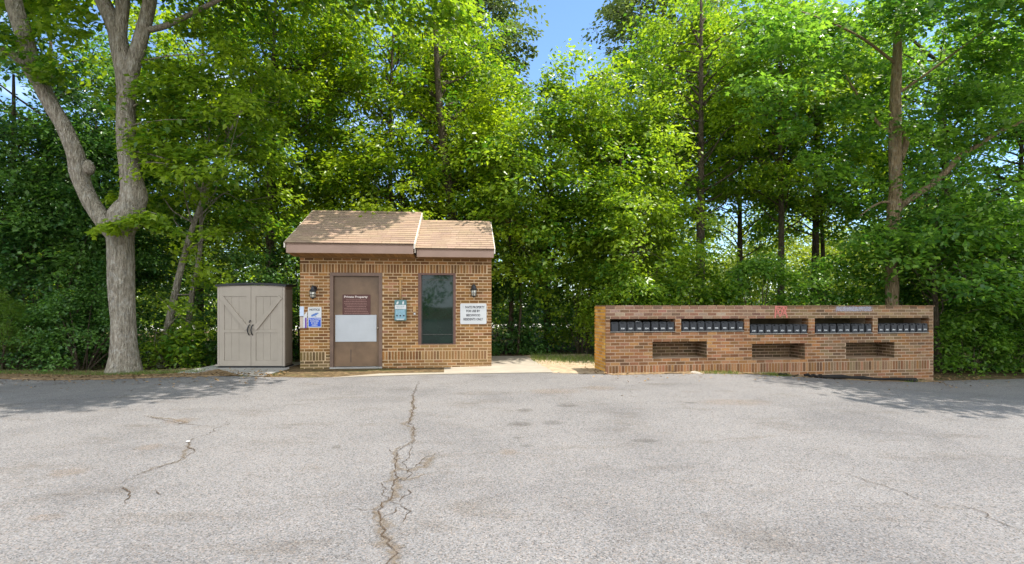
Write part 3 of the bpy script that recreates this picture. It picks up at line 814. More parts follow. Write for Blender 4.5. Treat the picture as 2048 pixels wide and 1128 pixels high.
# ------------------------------------------------------------------ resin shed
SD = 11.3; SX0, SX1 = (435 - CX) / FPX * SD, (570 - CX) / FPX * SD
sw, shh, sdp = SX1 - SX0, 1.86, .43
shed = thing('storage_shed', 'tall taupe resin storage shed with double doors beside the brick hut', 'shed', (SX0, SD, .047), 0)
mb = MB(); mb.box(.02, sw - .02, .03, sdp, .03, shh)
for k in range(6): mb.box(sw - .02, sw - .008, .05 + k * .06, .09 + k * .06, .08, shh - .1)
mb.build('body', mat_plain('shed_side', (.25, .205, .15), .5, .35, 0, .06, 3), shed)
mb = MB(); mb.box(0, sw, -.005, sdp + .02, 0, .03); mb.build('base', M['shed_roof'], shed)
for pa_, pb_ in ((0, .05), (sw - .055, sw)):
    mb = MB(); mb.box(pa_, pb_, -.012, .055, .03, shh); mb.build('corner_post', M['shed'], shed, bevel=.008)
for side in (0, 1):
    a, b = (.052, sw / 2 - .004) if side == 0 else (sw / 2 + .004, sw - .057)
    d = MB(); d.box(a, b, .004, .03, .04, shh - .01)
    st = .105; zt, zm0, zm1, zb_ = shh - .25, shh * .425, shh * .425 + .06, .16
    d.box(a, a + st, -.012, .004, .04, shh - .01); d.box(b - st, b, -.012, .004, .04, shh - .01)
    d.box(a + st, b - st, -.0115, .004, zt, shh - .01); d.box(a + st, b - st, -.0115, .004, .04, zb_)
    d.box(a + st, b - st, -.0115, .004, zm0, zm1)
    for lo, hi in ((zb_, zm0), (zm1, zt)):
        wd = (b - a - 2 * st) / 3
        for k in range(3):
            x = a + st + wd * (k + .5); d.box(x - wd / 2 + .003, x + wd / 2 - .003, -.001, .004, lo + .012, hi - .012)
    # diagonal brace
    if side == 0: p, q = (a + st * .35, zt - .01), (b - st * .75, zm1 + .02)
    else: p, q = (b - st * .35, zt - .01), (a + st * .75, zm1 + .02)
    dx, dz = q[0] - p[0], q[1] - p[1]; L = math.hypot(dx, dz); nx, nz = -dz / L * .05, dx / L * .05
    P = [(p[0] + nx, p[1] + nz), (p[0] - nx, p[1] - nz), (q[0] - nx, q[1] - nz), (q[0] + nx, q[1] + nz)]
    if side == 0: P = P[::-1]
    d.face([(x, -.030, z_) for x, z_ in P][::-1])
    for i in range(4):
        (xa, za), (xb, zb2) = P[i], P[(i + 1) % 4]; d.face([(xa, -.030, za), (xb, -.030, zb2), (xb, .0, zb2), (xa, .0, za)])
    dr = d.build('door', M['shed'], shed)
    hx = sw / 2 - .048 if side == 0 else sw / 2 + .030
    hm = MB(); zc = shh * .46
    hm.tube([(hx + .020, -.012, zc + .118), (hx + .004, -.045, zc + .075), (hx - .010, -.052, zc), (hx - .002, -.045, zc - .075), (hx + .012, -.012, zc - .125)], [.009, .012, .0135, .012, .009], 8, sub=4)
    hm.build('handle', M['black'], dr, True)
mb = MB(); lx = sw / 2 - .018; mb.tube([(lx - .012, -.03, shh * .545), (lx - .006, -.035, shh * .565), (lx + .010, -.035, shh * .575), (lx + .022, -.03, shh * .56)], [.009] * 4, 6, sub=3); mb.build('latch', M['black'], shed, True)
mb = MB(); n = 12
def rz_(t): return shh + .012 + .045 * (1 - (2 * t - 1) ** 2)
for k in range(n):
    t0, t1 = k / n, (k + 1) / n; xa, xb = -.03 + t0 * (sw + .07), -.03 + t1 * (sw + .07)
    z0, z1 = rz_(t0), rz_(t1); f, bk = -.045, sdp + .04
    mb.face([(xa, f, z0), (xb, f, z1), (xb, bk, z1 + .02), (xa, bk, z0 + .02)]); mb.face([(xa, f, z0 - .045), (xb, f, z1 - .045), (xb, f, z1), (xa, f, z0)])
    mb.face([(xa, f, z0 - .045), (xa, bk, z0 - .03), (xb, bk, z1 - .03), (xb, f, z1 - .045)]); mb.face([(xb, bk, z1 - .03), (xa, bk, z0 - .03), (xa, bk, z0 + .02), (xb, bk, z1 + .02)])
for xx, zz in ((-.03, rz_(0)), (sw + .04, rz_(1))):
    mb.face([(xx, -.045, zz - .045), (xx, -.045, zz), (xx, sdp + .04, zz + .02), (xx, sdp + .04, zz - .03)])
mb.build('roof', M['shed_roof'], shed)

# ------------------------------------------------------------------ mailbox wall
WM = FM.uz(1867)[0]; TM = .75
Z0 = .225
def zc(n): return Z0 + BH * n
rows = [(Z0 - .203 - BH * 4 + BH * k, Z0 - .203 - BH * 4 + BH * (k + 1), 'r') for k in range(4)]
rows.append((Z0 - .203, Z0, 's'))
rows += [(zc(k), zc(k + 1), 'r') for k in range(18)]
MTOP = zc(18)
bays = [(1220, 1351, 10), (1362, 1489, 10), (1499, 1617, 9), (1629.5, 1746, 9), (1755.5, 1858.5, 9)]
bay = [(FM.uz(a)[0], FM.uz(b)[0], zc(n), zc(14)) for a, b, n in bays]
nich = [(FM.uz(1305)[0], FM.uz(1414)[0], zc(2), zc(7)), (FM.uz(1504)[0], FM.uz(1610)[0], zc(1), zc(6)), (FM.uz(1692)[0], FM.uz(1789)[0], zc(1), zc(6))]
mwall = thing('mailbox_wall', 'long low brick wall with five mailbox bays and three niches', 'wall', FM.P(0, 0, 0), TH_M)
hol = bay + nich
mb = MB()
def mpal(a, zz):
    if zz > zc(13.5): return PAL_RED if a < WM * .46 else PAL_GREY
    if a > WM * .62: return PAL_GREY if random.random() < .6 else PAL_MAIL
    if random.random() < .25: return [((.38, .19, .075), 1), ((.33, .17, .09), 1)]
    return PAL_MAIL
brick_panel(mb, (0, 0, 0), (1, 0, 0), (0, -1, 0), 0, WM, rows, hol, palfn=mpal)
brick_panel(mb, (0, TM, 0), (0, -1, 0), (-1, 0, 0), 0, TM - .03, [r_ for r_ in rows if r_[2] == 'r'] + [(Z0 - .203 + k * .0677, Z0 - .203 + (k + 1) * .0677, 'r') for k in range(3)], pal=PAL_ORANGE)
brick_panel(mb, (WM, 0, 0), (0, 1, 0), (1, 0, 0), .03, TM, rows, pal=PAL_GREY)
ND = .46
us_ = sorted({.003, WM - .003} | {h[0] for h in hol} | {h[1] for h in hol}); zs_ = sorted({rows[0][0], MTOP - JT} | {h[2] - JT for h in hol} | {h[3] for h in hol})
hol2 = [(a, b, c - JT, d) for a, b, c, d in hol]
for a, b in zip(us_, us_[1:]):
    for c_, d_ in zip(zs_, zs_[1:]):
        um, zm = (a + b) / 2, (c_ + d_) / 2
        inb = any(h[0] < um < h[1] and h[2] < zm < h[3] for h in hol2[:5]); inn = any(h[0] < um < h[1] and h[2] < zm < h[3] for h in hol2[5:])
        if inb: continue
        mb.box(a, b, ND if inn else .003, TM - .05 if True else TM, c_, d_, mi=1)
mb.box(.006, WM - .006, TM - .0495, TM - .03, zc(7.0), zc(9) - JT - .002, mi=1)
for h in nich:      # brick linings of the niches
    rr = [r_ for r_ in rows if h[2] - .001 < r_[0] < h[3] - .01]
    brick_panel(mb, (0, ND - .008, 0), (1, 0, 0), (0, -1, 0), h[0] + .005, h[1] - .005, rr, pal=PAL_SHADE, th=.006)
    brick_panel(mb, (h[1] - .006, 0, 0), (0, 1, 0), (-1, 0, 0), .005, ND - .012, rr, pal=PAL_SHADE, th=.005)
    brick_panel(mb, (h[0] + .006, 0, 0), (0, 1, 0), (1, 0, 0), .005, ND - .012, rr, pal=PAL_SHADE, th=.005)
for h in bay:       # brick jambs
    rr = [r_ for r_ in rows if h[2] - .001 < r_[0] < h[3] - .01]
    brick_panel(mb, (h[1] - .006, 0, 0), (0, 1, 0), (-1, 0, 0), .005, .2, rr, pal=PAL_MAIL, th=.005)
    brick_panel(mb, (h[0] + .006, 0, 0), (0, 1, 0), (1, 0, 0), .005, .2, rr, pal=PAL_MAIL, th=.005)
# top cap bricks seen edge-on, with a few chips of mortar
x = .0
while x < WM + .02:
    b = min(x + BL - JT, WM + .02); c = pick(PAL_RED if x < WM * .46 else PAL_GREY)
    mb.box(x, b, -.012 if x > WM * .5 else .001, TM - .05, MTOP - JT + .001, MTOP + random.uniform(.004, .012), c, 0); x += BL
mb.build('brickwork', [M['brick'], M['mortar_m']], mwall)
mb = MB()
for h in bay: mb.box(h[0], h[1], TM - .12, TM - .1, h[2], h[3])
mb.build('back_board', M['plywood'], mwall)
mb = MB()
for h in bay: mb.box(h[0] + .004, h[1] - .004, -.004 if h is bay[4] or h is bay[3] else .006, TM - .13, h[2] + .0005, h[2] + .012)
mb.build('shelf', mat_plain('weathered_shelf', (.40, .36, .31), .8, .2, 0, .35, 5), mwall)
# red scrawl and blue paint on the top courses
u0, u1 = FM.uz(1550)[0], FM.uz(1574)[0]; zt, zb_ = MTOP - .01, zc(14) + .01
mb = MB()
for (xa, za, xb, zb2, ww) in ((.0, 0, .06, 1, .034), (.06, 1, .42, .1, .03), (.42, .1, .72, 1, .032), (.72, 1, 1, .0, .036), (0, 1, 1, .95, .02), (.2, .9, .85, .35, .026), (.1, .3, .55, .98, .024), (.6, .2, .98, .9, .024)):
    pa = Vector((u0 + (u1 - u0) * xa, 0, zb_ + (zt - zb_) * za)); pb = Vector((u0 + (u1 - u0) * xb, 0, zb_ + (zt - zb_) * zb2))
    d = (pb - pa).normalized(); n = Vector((-d.z, 0, d.x)) * ww / 2
    y = -.004 - .0012 * len(mb.f) / 6
    A, B, C_, D_ = pa + n, pa - n, pb - n, pb + n
    for q in (A, B, C_, D_): q.y = y
    mb.face([D_, C_, B, A]); mb.face([Vector((p.x, y + .0008, p.z)) for p in (A, B, C_, D_)])
mb.build('red_graffiti', M['red_paint'], mwall)
me = bpy.data.meshes.new('blue_graffiti'); u0, u1 = FM.uz(1668)[0], FM.uz(1747)[0]; v = []; e = []; f = []
for i in range(13):
    for j in range(5):
        v.append((u0 + (u1 - u0) * i / 12, -.0032, zc(15.9) + (MTOP - zc(15.9)) * j / 4)); e.append(0.25 if i in (0, 12) or j == 0 else .8)
for i in range(12):
    for j in range(4): a = i * 5 + j; f.append((a, a + 5, a + 6, a + 1))
me.from_pydata(v, [], f); me.materials.append(M['blue_paint']); at = me.attributes.new('edge', 'FLOAT', 'POINT'); at.data.foreach_set('value', e); me.update()
o = bpy.data.objects.new('blue_graffiti', me); COL.objects.link(o); o.parent = mwall

# mailboxes: one with its parts, then copies
def arch(w, h, r):
    P = [(-w / 2, 0), (w / 2, 0), (w / 2, h - r)]
    for k in range(1, 7):
        a = pi / 2 * k / 6; P.append((w / 2 - r + cos(pi / 2 - pi / 2 + a) * r, h - r + sin(a) * r))
    for k in range(0, 7):
        a = pi / 2 + pi / 2 * k / 6; P.append((-w / 2 + r + cos(a) * r, h - r + sin(a) * r))
    return P
def loft(mb, P, y0, y1, s1=1.0, capf=True, capb=True):
    m = len(P)
    A = [(x, y0, z_) for x, z_ in P]; B = [(x * s1, y1, z_ * s1) for x, z_ in P]
    for i in range(m):
        j = (i + 1) % m; mb.face([A[i], A[j], B[j], B[i]])
    if capf: mb.face(A)
    if capb: mb.face(B[::-1])
MW, MH = .158, .195
def mailbox_parts(root):
    mb = MB(); loft(mb, arch(MW, MH, .028), .02, .47); mb.build('body', M['mailbox'], root)
    mb = MB(); loft(mb, arch(MW + .006, MH + .004, .03), .0, .02); mb.build('rim', M['mailbox'], root)
    mb = MB(); P = [(x * .84, z_ * .80 + .012) for x, z_ in arch(MW, MH, .02)]; loft(mb, P, -.014, .0); d = mb.build('door', M['maildoor'], root)
    mb = MB(); mb.box(-.022, .022, -.03, -.002, MH - .03, MH - .012); mb.build('catch', M['mailbox'], d)
ordn = ['first', 'second', 'third', 'fourth', 'fifth', 'sixth', 'seventh', 'eighth']
bayn = ['leftmost bay', 'second bay from the left', 'middle bay', 'second bay from the right', 'rightmost bay']
num = 318
proto = None
for bi, h in enumerate(bay):
    W_ = h[1] - h[0] - .03; pit = W_ / 8
    for k in range(8):
        u = h[0] + .015 + pit * (k + .5) + random.uniform(-.006, .006)
        loc = FM.P(u, .018 + random.uniform(-.006, .008), h[2] + .0125)
        rz = TH_M + radians(random.uniform(-2.2, 2.2))
        lab = 'black mailbox, %s from left in the %s' % (ordn[k], bayn[bi])
        if bi == 0 and k == 0: lab = 'black mailbox with no number at the far left end of the wall'
        if proto is None:
            r = proto = thing('mailbox', lab, 'mailbox', loc, rz, 'black mailboxes in the brick wall'); mailbox_parts(r)
        else:
            r = proto.copy(); COL.objects.link(r); r.location = loc; r.rotation_euler = (0, 0, rz); r['label'] = lab
            for ch in list(proto.children):
                if ch.name.startswith('number'): continue
                c = ch.copy(); COL.objects.link(c); c.parent = r
                for gch in list(ch.children):
                    g = gch.copy(); COL.objects.link(g); g.parent = c
        r.scale = (min(1.0, (pit - .004) / (MW + .006)), 1, random.uniform(.98, 1.02))
        if not (bi == 0 and k == 0):
            text(str(num), .078, .030, random.uniform(-.008, .01), .062, -.0145, M['sign_white'], r, 'number'); num += 2
# pale paper on top of the fourth box and small scraps
u, zz = FM.uz(1278, 648); o = tag(empty('paper_scrap', FM.P(u, .02, bay[0][2] + .213), TH_M), 'crumpled white paper lying on top of a mailbox in the leftmost bay', 'paper')
mb = MB(); P = [(-.06, 0, .002), (.05, -.01, .012), (.065, .07, .004), (-.05, .08, .014)]; mb.face(P); mb.face([(x, y, z_ - .004) for x, y, z_ in P][::-1]); mb.build('paper', M['litter'], o)

# ------------------------------------------------------------------ foliage
LEAF_Q = (np.array([[0, 0, 0], [-.30, .42, .07], [0, 1, -.06], [.30, .42, .07]]), [(0, 3, 2), (0, 2, 1)])
LEAF_M = (np.array([[0, 0, 0], [.30, .02, .03], [.22, .25, .03], [.55, .50, -.02], [.24, .55, .03], [0, 1.0, -.06], [-.24, .55, .03], [-.55, .50, -.02], [-.22, .25, .03], [-.30, .02, .03], [0, .4, .0]]),
          [(10, 0, 1), (10, 1, 2), (10, 2, 3), (10, 3, 4), (10, 4, 5), (10, 5, 6), (10, 6, 7), (10, 7, 8), (10, 8, 9), (10, 9, 0)])
LEAF_N = (np.array([[-.04, 0, 0], [.04, 0, 0], [0, 1, 0]]), [(0, 1, 2)])

def unit(a): return a / np.maximum(np.linalg.norm(a, axis=1, keepdims=True), 1e-6)

def leaf_obj(name, Cn, N, D, S, R, mat, parent, leaf=LEAF_Q):
    T, F = leaf; k = len(T); n = len(Cn)
    D = unit(D); side = unit(np.cross(D, N)); N = np.cross(side, D)
    V = (Cn[:, None, :] + S[:, None, None] * (T[None, :, 0, None] * side[:, None, :] + T[None, :, 1, None] * D[:, None, :] + T[None, :, 2, None] * N[:, None, :])).reshape(-1, 3)
    F = np.array(F); nf = len(F)
    idx = (F[None] + (np.arange(n) * k)[:, None, None]).reshape(-1)
    me = bpy.data.meshes.new(name)
    me.vertices.add(n * k); me.vertices.foreach_set('co', V.ravel().astype(np.float32))
    me.loops.add(n * nf * 3); me.loops.foreach_set('vertex_index', idx.astype(np.int32))
    me.polygons.add(n * nf); me.polygons.foreach_set('loop_start', (np.arange(n * nf) * 3).astype(np.int32))
    me.materials.append(mat)
    at = me.attributes.new('rnd', 'FLOAT', 'POINT'); at.data.foreach_set('value', np.repeat(R, k).astype(np.float32))
    me.update(calc_edges=True)
    o = bpy.data.objects.new(name, me); COL.objects.link(o); o.parent = parent
    return o

class Leaves:
    def __init__(s): s.C = []; s.N = []; s.D = []; s.S = []; s.R = []
    def spray(s, c, out, rad, n, size, flat=.24, droop=.32, tone=None):
        """a flattened spray of leaves round c, reaching outwards along out"""
        out = np.array(out, float); out[2] = 0
        L = np.linalg.norm(out); out = out / L if L > 1e-3 else np.array([1., 0, 0])
        sd = np.array([-out[1], out[0], 0])
        a = RNG.uniform(-1, 1, n); r = np.sqrt(RNG.uniform(0, 1, n)); th = RNG.uniform(0, 2 * pi, n)
        x = r * np.cos(th) * rad * 1.25; y = r * np.sin(th) * rad * .9
        z = RNG.normal(0, flat * rad, n) - droop * rad * ((x / rad + .6).clip(0) ** 2) * .5 - .15 * rad * (y / rad) ** 2
        P = np.array(c)[None] + x[:, None] * out + y[:, None] * sd; P[:, 2] += z
        N = np.stack([RNG.normal(0, .5, n), RNG.normal(0, .5, n), np.ones(n)], 1) + out * .3
        d = RNG.normal(0, .7, (n, 3)); d[:, 2] = RNG.normal(-.35, .3, n); d += out * .6
        s.C.append(P); s.N.append(N); s.D.append(d); s.S.append(size * RNG.uniform(.5, 1.35, n))
        t0 = RNG.uniform(.2, .8) if tone is None else tone
        s.R.append(np.clip(t0 + RNG.normal(0, .26, n), 0, 1))
    def out(s, name, mat, parent, leaf=LEAF_Q):
        return leaf_obj(name, np.concatenate(s.C), np.concatenate(s.N), np.concatenate(s.D), np.concatenate(s.S), np.concatenate(s.R), mat, parent, leaf)
    def count(s): return sum(len(c) for c in s.C)

def tree(name, label, x, y, trunk, r0, hb, ht, R, boughs, per, nleaf, size, mat, bark, leaf=LEAF_Q, srad=.6, group=None, ell=1.0, low=(), skew=(0, 0), cat='tree', clear=False):
    """trunk: list of (dx, dy, h); crown of boughs between hb and ht, each a stack of sprays joined to the trunk by a limb"""
    z0 = terr(x, y) - .08
    root = thing(name, label, cat, (x, y, z0), 0, group)
    mb = MB(); n = len(trunk)
    pts = [Vector(p) for p in trunk]; top = pts[-1].z
    mb.tube([pts[0] + Vector((0, 0, -.1))] + pts[0:1] + pts[1:], [r0 * 1.35] + [r0 * max(.16, 1.15 - .95 * (p.z / max(top, .1)) ** .8) for p in pts], 9, wob=.07, sub=4)
    def axis(h):
        for a, b in zip(pts, pts[1:]):
            if a.z <= h <= b.z: return a.lerp(b, (h - a.z) / (b.z - a.z))
        return pts[-1].copy() if h > top else pts[0].copy()
    lv = Leaves()
    specs = []
    boughs = int(boughs * 1.30); nleaf *= 1.08; size *= .90
    for k in range(boughs):
        t = (k + RNG.uniform(0, 1)) / boughs
        h = hb + (ht - hb) * t ** .85
        rr = R * (max(.05, 1 - abs((t - .38) / .70) ** 2.2)) ** .5 * RNG.uniform(.45, 1.0) ** .6
        az = k * 2.39996 + RNG.uniform(-.5, .5)
        ax_ = axis(h * .86)
        dy_ = abs(sin(az)) * rr + .35 if clear and abs(cos(az)) * rr < .95 else sin(az) * rr * ell      # trunk left bare towards the lot
        if clear: az = math.atan2(dy_, cos(az) * rr)
        specs.append((Vector((ax_.x + cos(az) * rr + skew[0] * t, ax_.y + dy_ + skew[1] * t, h)), az, h))
    for (dx, dy, h) in low: specs.append((Vector((dx, dy, h)), math.atan2(dy - axis(h).y, dx - axis(h).x), h))
    for c, az, h in specs:
        hs = max(.35 * h, h - .38 * (Vector((c.x, c.y)) - Vector((axis(h).x, axis(h).y))).length - .3)
        st = axis(min(hs, top * .98))
        mid = st.lerp(c, .5) + Vector((RNG.normal(0, .16), RNG.normal(0, .16), .2 + RNG.normal(0, .16)))
        q1 = st.lerp(mid, .5) + Vector((RNG.normal(0, .07), RNG.normal(0, .07), RNG.normal(0, .07))); q3 = mid.lerp(c, .5) + Vector((RNG.normal(0, .12), RNG.normal(0, .12), RNG.normal(0, .1)))
        rb = max(.012, r0 * .22)
        mb.tube([st, q1, mid, q3, c + Vector((0, 0, -.05))], [rb, rb * .8, rb * .55, rb * .3, .005], 5, sub=3, wob=.05, cap=False)
        out = (cos(az), sin(az), 0)
        tone = RNG.uniform(.15, .85)
        for q in range(per):
            off = Vector((RNG.normal(0, srad * .75), RNG.normal(0, srad * .75), RNG.normal(0, srad * .75)))
            az2 = az + RNG.uniform(-.9, .9)
            lv.spray(c + off, (cos(az2), sin(az2), 0), srad * RNG.uniform(.6, 1.15), int(nleaf * RNG.uniform(.7, 1.3)), size, tone=np.clip(tone + RNG.normal(0, .15), 0, 1))
            if q % 3 == 0 and off.length > .25: mb.tube([c.lerp(st, .15), c + off], [rb * .35, .004], 4, cap=False)
    mb.build('trunk', bark, root, True)
    lv.out('crown', mat, root, leaf)
    return root

def shrub(name, label, x, y, rx, ry, h, n, nleaf, size, mat, z0=.15, leaf=LEAF_Q, cat='shrub', group=None, srad=.42, tone=None):
    root = thing(name, label, cat, (x, y, terr(x, y) - .03), 0, group)
    nleaf *= 1.35; size *= .85
    mb = MB(); lv = Leaves()
    for k in range(n):
        t = RNG.uniform(0, 1); az = RNG.uniform(0, 2 * pi)
        r = sqrt(max(.03, 1 - (t * 1.02 - .25) ** 2 * 1.5 if t > .25 else 1.0)) * RNG.uniform(.35, 1.0) ** .5
        c = (cos(az) * r * rx, sin(az) * r * ry, z0 + t * (h - z0))
        lv.spray(c, (cos(az), sin(az), 0), srad * RNG.uniform(.6, 1.2), int(nleaf * RNG.uniform(.7, 1.3)), size, flat=.3, tone=tone if tone is None else np.clip(tone + RNG.normal(0, .15), 0, 1))
        if k % 5 == 0:
            mb.tube([(cos(az) * .12, sin(az) * .12, -.05), (c[0] * .5, c[1] * .5, c[2] * .55), c], [.022, .014, .004], 5, sub=2, cap=False)
    mb.build('stem', M['bark_dark'], root, True); lv.out('foliage', mat, root, leaf)
    return root

# ---- the big forked maple on the left
D1 = 11.3
bx, by = (250 - CX) / FPX * D1, D1
base = Vector((bx, by, terr(bx, by) - .05))
t1 = thing('maple_tree', 'big grey forked maple left of the shed with thick twin limbs', 'tree', base)
def L1(px, py, dd=0.0): return W(px, py, D1 + dd) - base
mb = MB(); s = D1 / FPX * .80
mb.tube([L1(246, 768), L1(248, 742), L1(249, 722), L1(248, 690), L1(246, 640), L1(243, 560), L1(241, 500), L1(241, 460), L1(244, 430), L1(256, 410)],
        [48 * s, 40 * s, 33 * s, 28 * s, 26 * s, 28.5 * s, 28 * s, 29 * s, 30 * s, 24 * s], 18, wob=.045, sub=5)
mb.tube([L1(238, 478), L1(222, 458), L1(203, 435), L1(183, 405), L1(166, 372), L1(159, 342), L1(148, 300, -.1), L1(126, 250, -.2), L1(100, 205, -.3), L1(76, 160, -.4), L1(56, 125, -.5)],
        [22 * s, 22 * s, 20 * s, 19 * s, 18.5 * s, 21 * s, 18 * s, 17 * s, 16.5 * s, 17 * s, 17 * s], 14, wob=.06, sub=5)
mb.tube([L1(60, 135, -.5), L1(22, 108, -.6), L1(-20, 92, -.8), L1(-90, 60, -1)], [11 * s, 9 * s, 8 * s, 6 * s], 10, wob=.06, sub=4)
mb.tube([L1(60, 135, -.5), L1(50, 80, -.5), L1(32, 20, -.5), L1(16, -60, -.6), L1(10, -200, -.8), L1(0, -340, -1)], [16 * s, 18 * s, 17 * s, 14 * s, 9 * s, 3 * s], 12, wob=.06, sub=4)
mb.tube([L1(246, 465), L1(258, 428), L1(268, 392), L1(262, 350), L1(254, 300), L1(252, 240), L1(252, 180), L1(249, 140), L1(240, 95), L1(230, 55), L1(205, 0), L1(176, -70), L1(140, -230)],
        [25 * s, 27 * s, 29 * s, 23 * s, 21 * s, 20 * s, 20 * s, 21 * s, 21 * s, 19 * s, 17 * s, 14 * s, 6 * s], 16, wob=.05, sub=5)
mb.tube([L1(238, 85), L1(243, 40), L1(246, 0), L1(250, -90), L1(262, -260)], [15 * s, 14 * s, 15 * s, 12 * s, 5 * s], 12, wob=.05, sub=4)
mb.tube([L1(256, 190), L1(266, 130), L1(280, 85), L1(290, 45), L1(300, 0), L1(318, -80), L1(380, -230, -1)], [14 * s, 17 * s, 16 * s, 15 * s, 14.5 * s, 12 * s, 5 * s], 12, wob=.05, sub=4)
mb.tube([L1(293, 60), L1(330, 52), L1(375, 32), L1(440, -2, -.3), L1(560, -60, -1), L1(700, -120, -1.6)], [8 * s, 7 * s, 6 * s, 5.5 * s, 4 * s, 2 * s], 8, wob=.05, sub=4)
mb.tube([L1(176, 345, -.2), L1(178, 333, -.26), L1(176, 322, -.25)], [11 * s, 13 * s, 6 * s], 8, wob=.05, sub=2)
lv = Leaves(); lvm = Leaves()
for k in range(95):        # the canopy above the frame, which shades the lot
    x = RNG.uniform(-15, -1.6); y = RNG.uniform(7.0 if x < -6 else 8.0, 13.2); h = RNG.uniform(8.6, 13.0)
    if x > -4.5 and y > 10.6: continue
    if k < 5: x, y, h = (-2.5, -2.1, -1.5, -1.1, -2.5)[k], (10.8, 11.4, 12.4, 12.6, 12.1)[k], 8.9
    c = Vector((x, y, h)) - base
    for q in range(5):
        lv.spray(c + Vector((RNG.normal(0, .5), RNG.normal(0, .5), RNG.normal(0, .35))), (x + 8.7, y - 11.3, 0), RNG.uniform(.5, .9) if k > 4 else .45, 150 if k > 4 else 85, .17)
    st = Vector((bx + RNG.uniform(-1, 1), by, 9.2)) - base
    if k % 4 == 0: mb.tube([st, st.lerp(c, .5) + Vector((0, 0, .3)), c], [.05, .03, .006], 5, sub=3, cap=False)
def near(px, py, dd, rad, n, size=.128, tone=None):
    n = int(n * 1.5)
    c = L1(px, py, dd); lvm.spray(c, (RNG.normal(0, 1), -1, 0), rad, n, size, flat=.22, tone=tone)
for px, py, dd, rad, n, tn in ((55, 105, -.7, .5, 85, .3), (95, 135, -.7, .42, 70, .3), (20, 75, -.8, .45, 60, .4), (90, 160, -.75, .3, 40, .4), (115, 55, -.5, .6, 90, .5), (150, 30, -.4, .5, 70, .5),
        (232, 447, -.45, .38, 70, .75), (272, 436, -.5, .36, 70, .7), (305, 425, -.4, .4, 80, .6), (330, 440, -.3, .35, 60, .5), (225, 456, -.5, .2, 30, .8),
        (305, 190, -.3, .36, 60, .4), (320, 180, -.2, .5, 95, .4), (345, 205, -.2, .4, 80, .4), (300, 282, -.3, .36, 60, .5), (330, 292, -.2, .42, 80, .5), (370, 315, -.1, .5, 90, .5),
        (395, 345, 0, .5, 90, .5), (415, 300, 0, .5, 90, .5), (360, 250, 0, .5, 90, .5), (420, 230, 0, .5, 90, .5), (330, 340, -.1, .34, 50, .6), 
        (340, 120, .2, .5, 90, .6), (400, 150, .2, .6, 110, .6), (450, 90, .1, .6, 110, .6), (480, 190, .2, .6, 110, .6), (400, 60, .1, .5, 90, .6), ):
    for q in range(2): near(px + RNG.normal(0, 9), py + RNG.normal(0, 7), dd + RNG.normal(0, .12), rad * .85, int(n * .75), tone=tn)
for a, b in (((262, 300), (330, 290)), ((262, 330), (350, 330)), ((262, 425), (320, 430)), ((262, 215), (330, 190)), ((90, 200), (70, 110)), ((262, 250), (400, 240)), ((290, 120), (430, 110)), ((262, 300), (400, 345))):
    p, q = L1(*a), L1(*b, -.2); mb.tube([p, p.lerp(q, .5) + Vector((0, 0, .06)), q], [.022, .014, .005], 5, sub=3, cap=False)
mb.build('trunk', M['bark_grey'], t1, True); lv.out('crown', M['leaf_mid'], t1); lvm.out('low_foliage', M['leaf_mid'], t1, LEAF_M)

# ---- other trees one can tell apart
def at(px, d): return (px - CX) / FPX * d
Y, Mi, O_, Ol, Dk = M['leaf_yellow'], M['leaf_mid'], M['leaf_oak'], M['leaf_olive'], M['leaf_dark']
bw, bd, bg = M['bark_warm'], M['bark_dark'], M['bark_grey']
x = at(322, 12.4)
tree('maple_sapling', 'slim twin-stemmed leaning maple between the big maple and the shed', x, 12.4, [(0, 0, 0), (.28, 0, 1.6), (.55, .1, 3.0), (.95, .1, 4.2), (1.6, .2, 6.0), (2.2, .2, 7.2)], .10, 3.6, 7.4, 1.8, 15, 4, 95, .15, Mi, bg, srad=.5,
     low=((.55, -.4, .9), (.8, -.5, 1.5), (1.2, -.3, 2.5)))
tree('maple_sapling', 'second slim grey maple stem leaning just right of the twin stem', x + .42, 12.7, [(0, 0, 0), (.12, 0, 1.6), (.3, .1, 3.0), (.35, .1, 4.4), (.5, .2, 6.2)], .085, 3.9, 6.9, 1.5, 10, 4, 95, .15, Mi, bg, srad=.5)
tree('maple_tree', 'tall yellow-green maple behind the gap between shed and hut', at(540, 15.5), 15.5, [(0, 0, 0), (.02, 0, 3), (0, 0, 6), (.1, 0, 9), (.2, 0, 12)], .16, 3.4, 11.3, 2.5, 38, 5, 100, .155, Y, bd, clear=True)
tree('maple_tree', 'bright maple behind the left end of the hut roof', at(655, 18), 18.0, [(0, 0, 0), (-.05, 0, 4), (.1, 0, 8), (.1, 0, 13)], .15, 3.0, 12.8, 2.9, 44, 5, 95, .17, Y, bd)
tree('tulip_tree', 'dark leaning trunk rising behind the hut roof, top bare on its left', at(910, 15.2), 15.2, [(0, 0, 0), (0, 0, 2), (-.05, 0, 4), (-.32, 0, 6), (-.5, 0, 8), (-.62, 0, 10.5), (-.7, 0, 13)], .19, 4.4, 11.2, 2.0, 32, 5, 95, .155, Y, bd, skew=(.1, 2.2), clear=True)
tree('maple_tree', 'rounded sunlit maple under the open patch of blue sky', at(1095, 16.0), 16.0, [(0, 0, 0), (.0, 0, 3), (.1, 0, 5.5), (.1, 0, 7.6)], .13, 2.6, 8.3, 2.7, 52, 5, 105, .155, Y, bd)
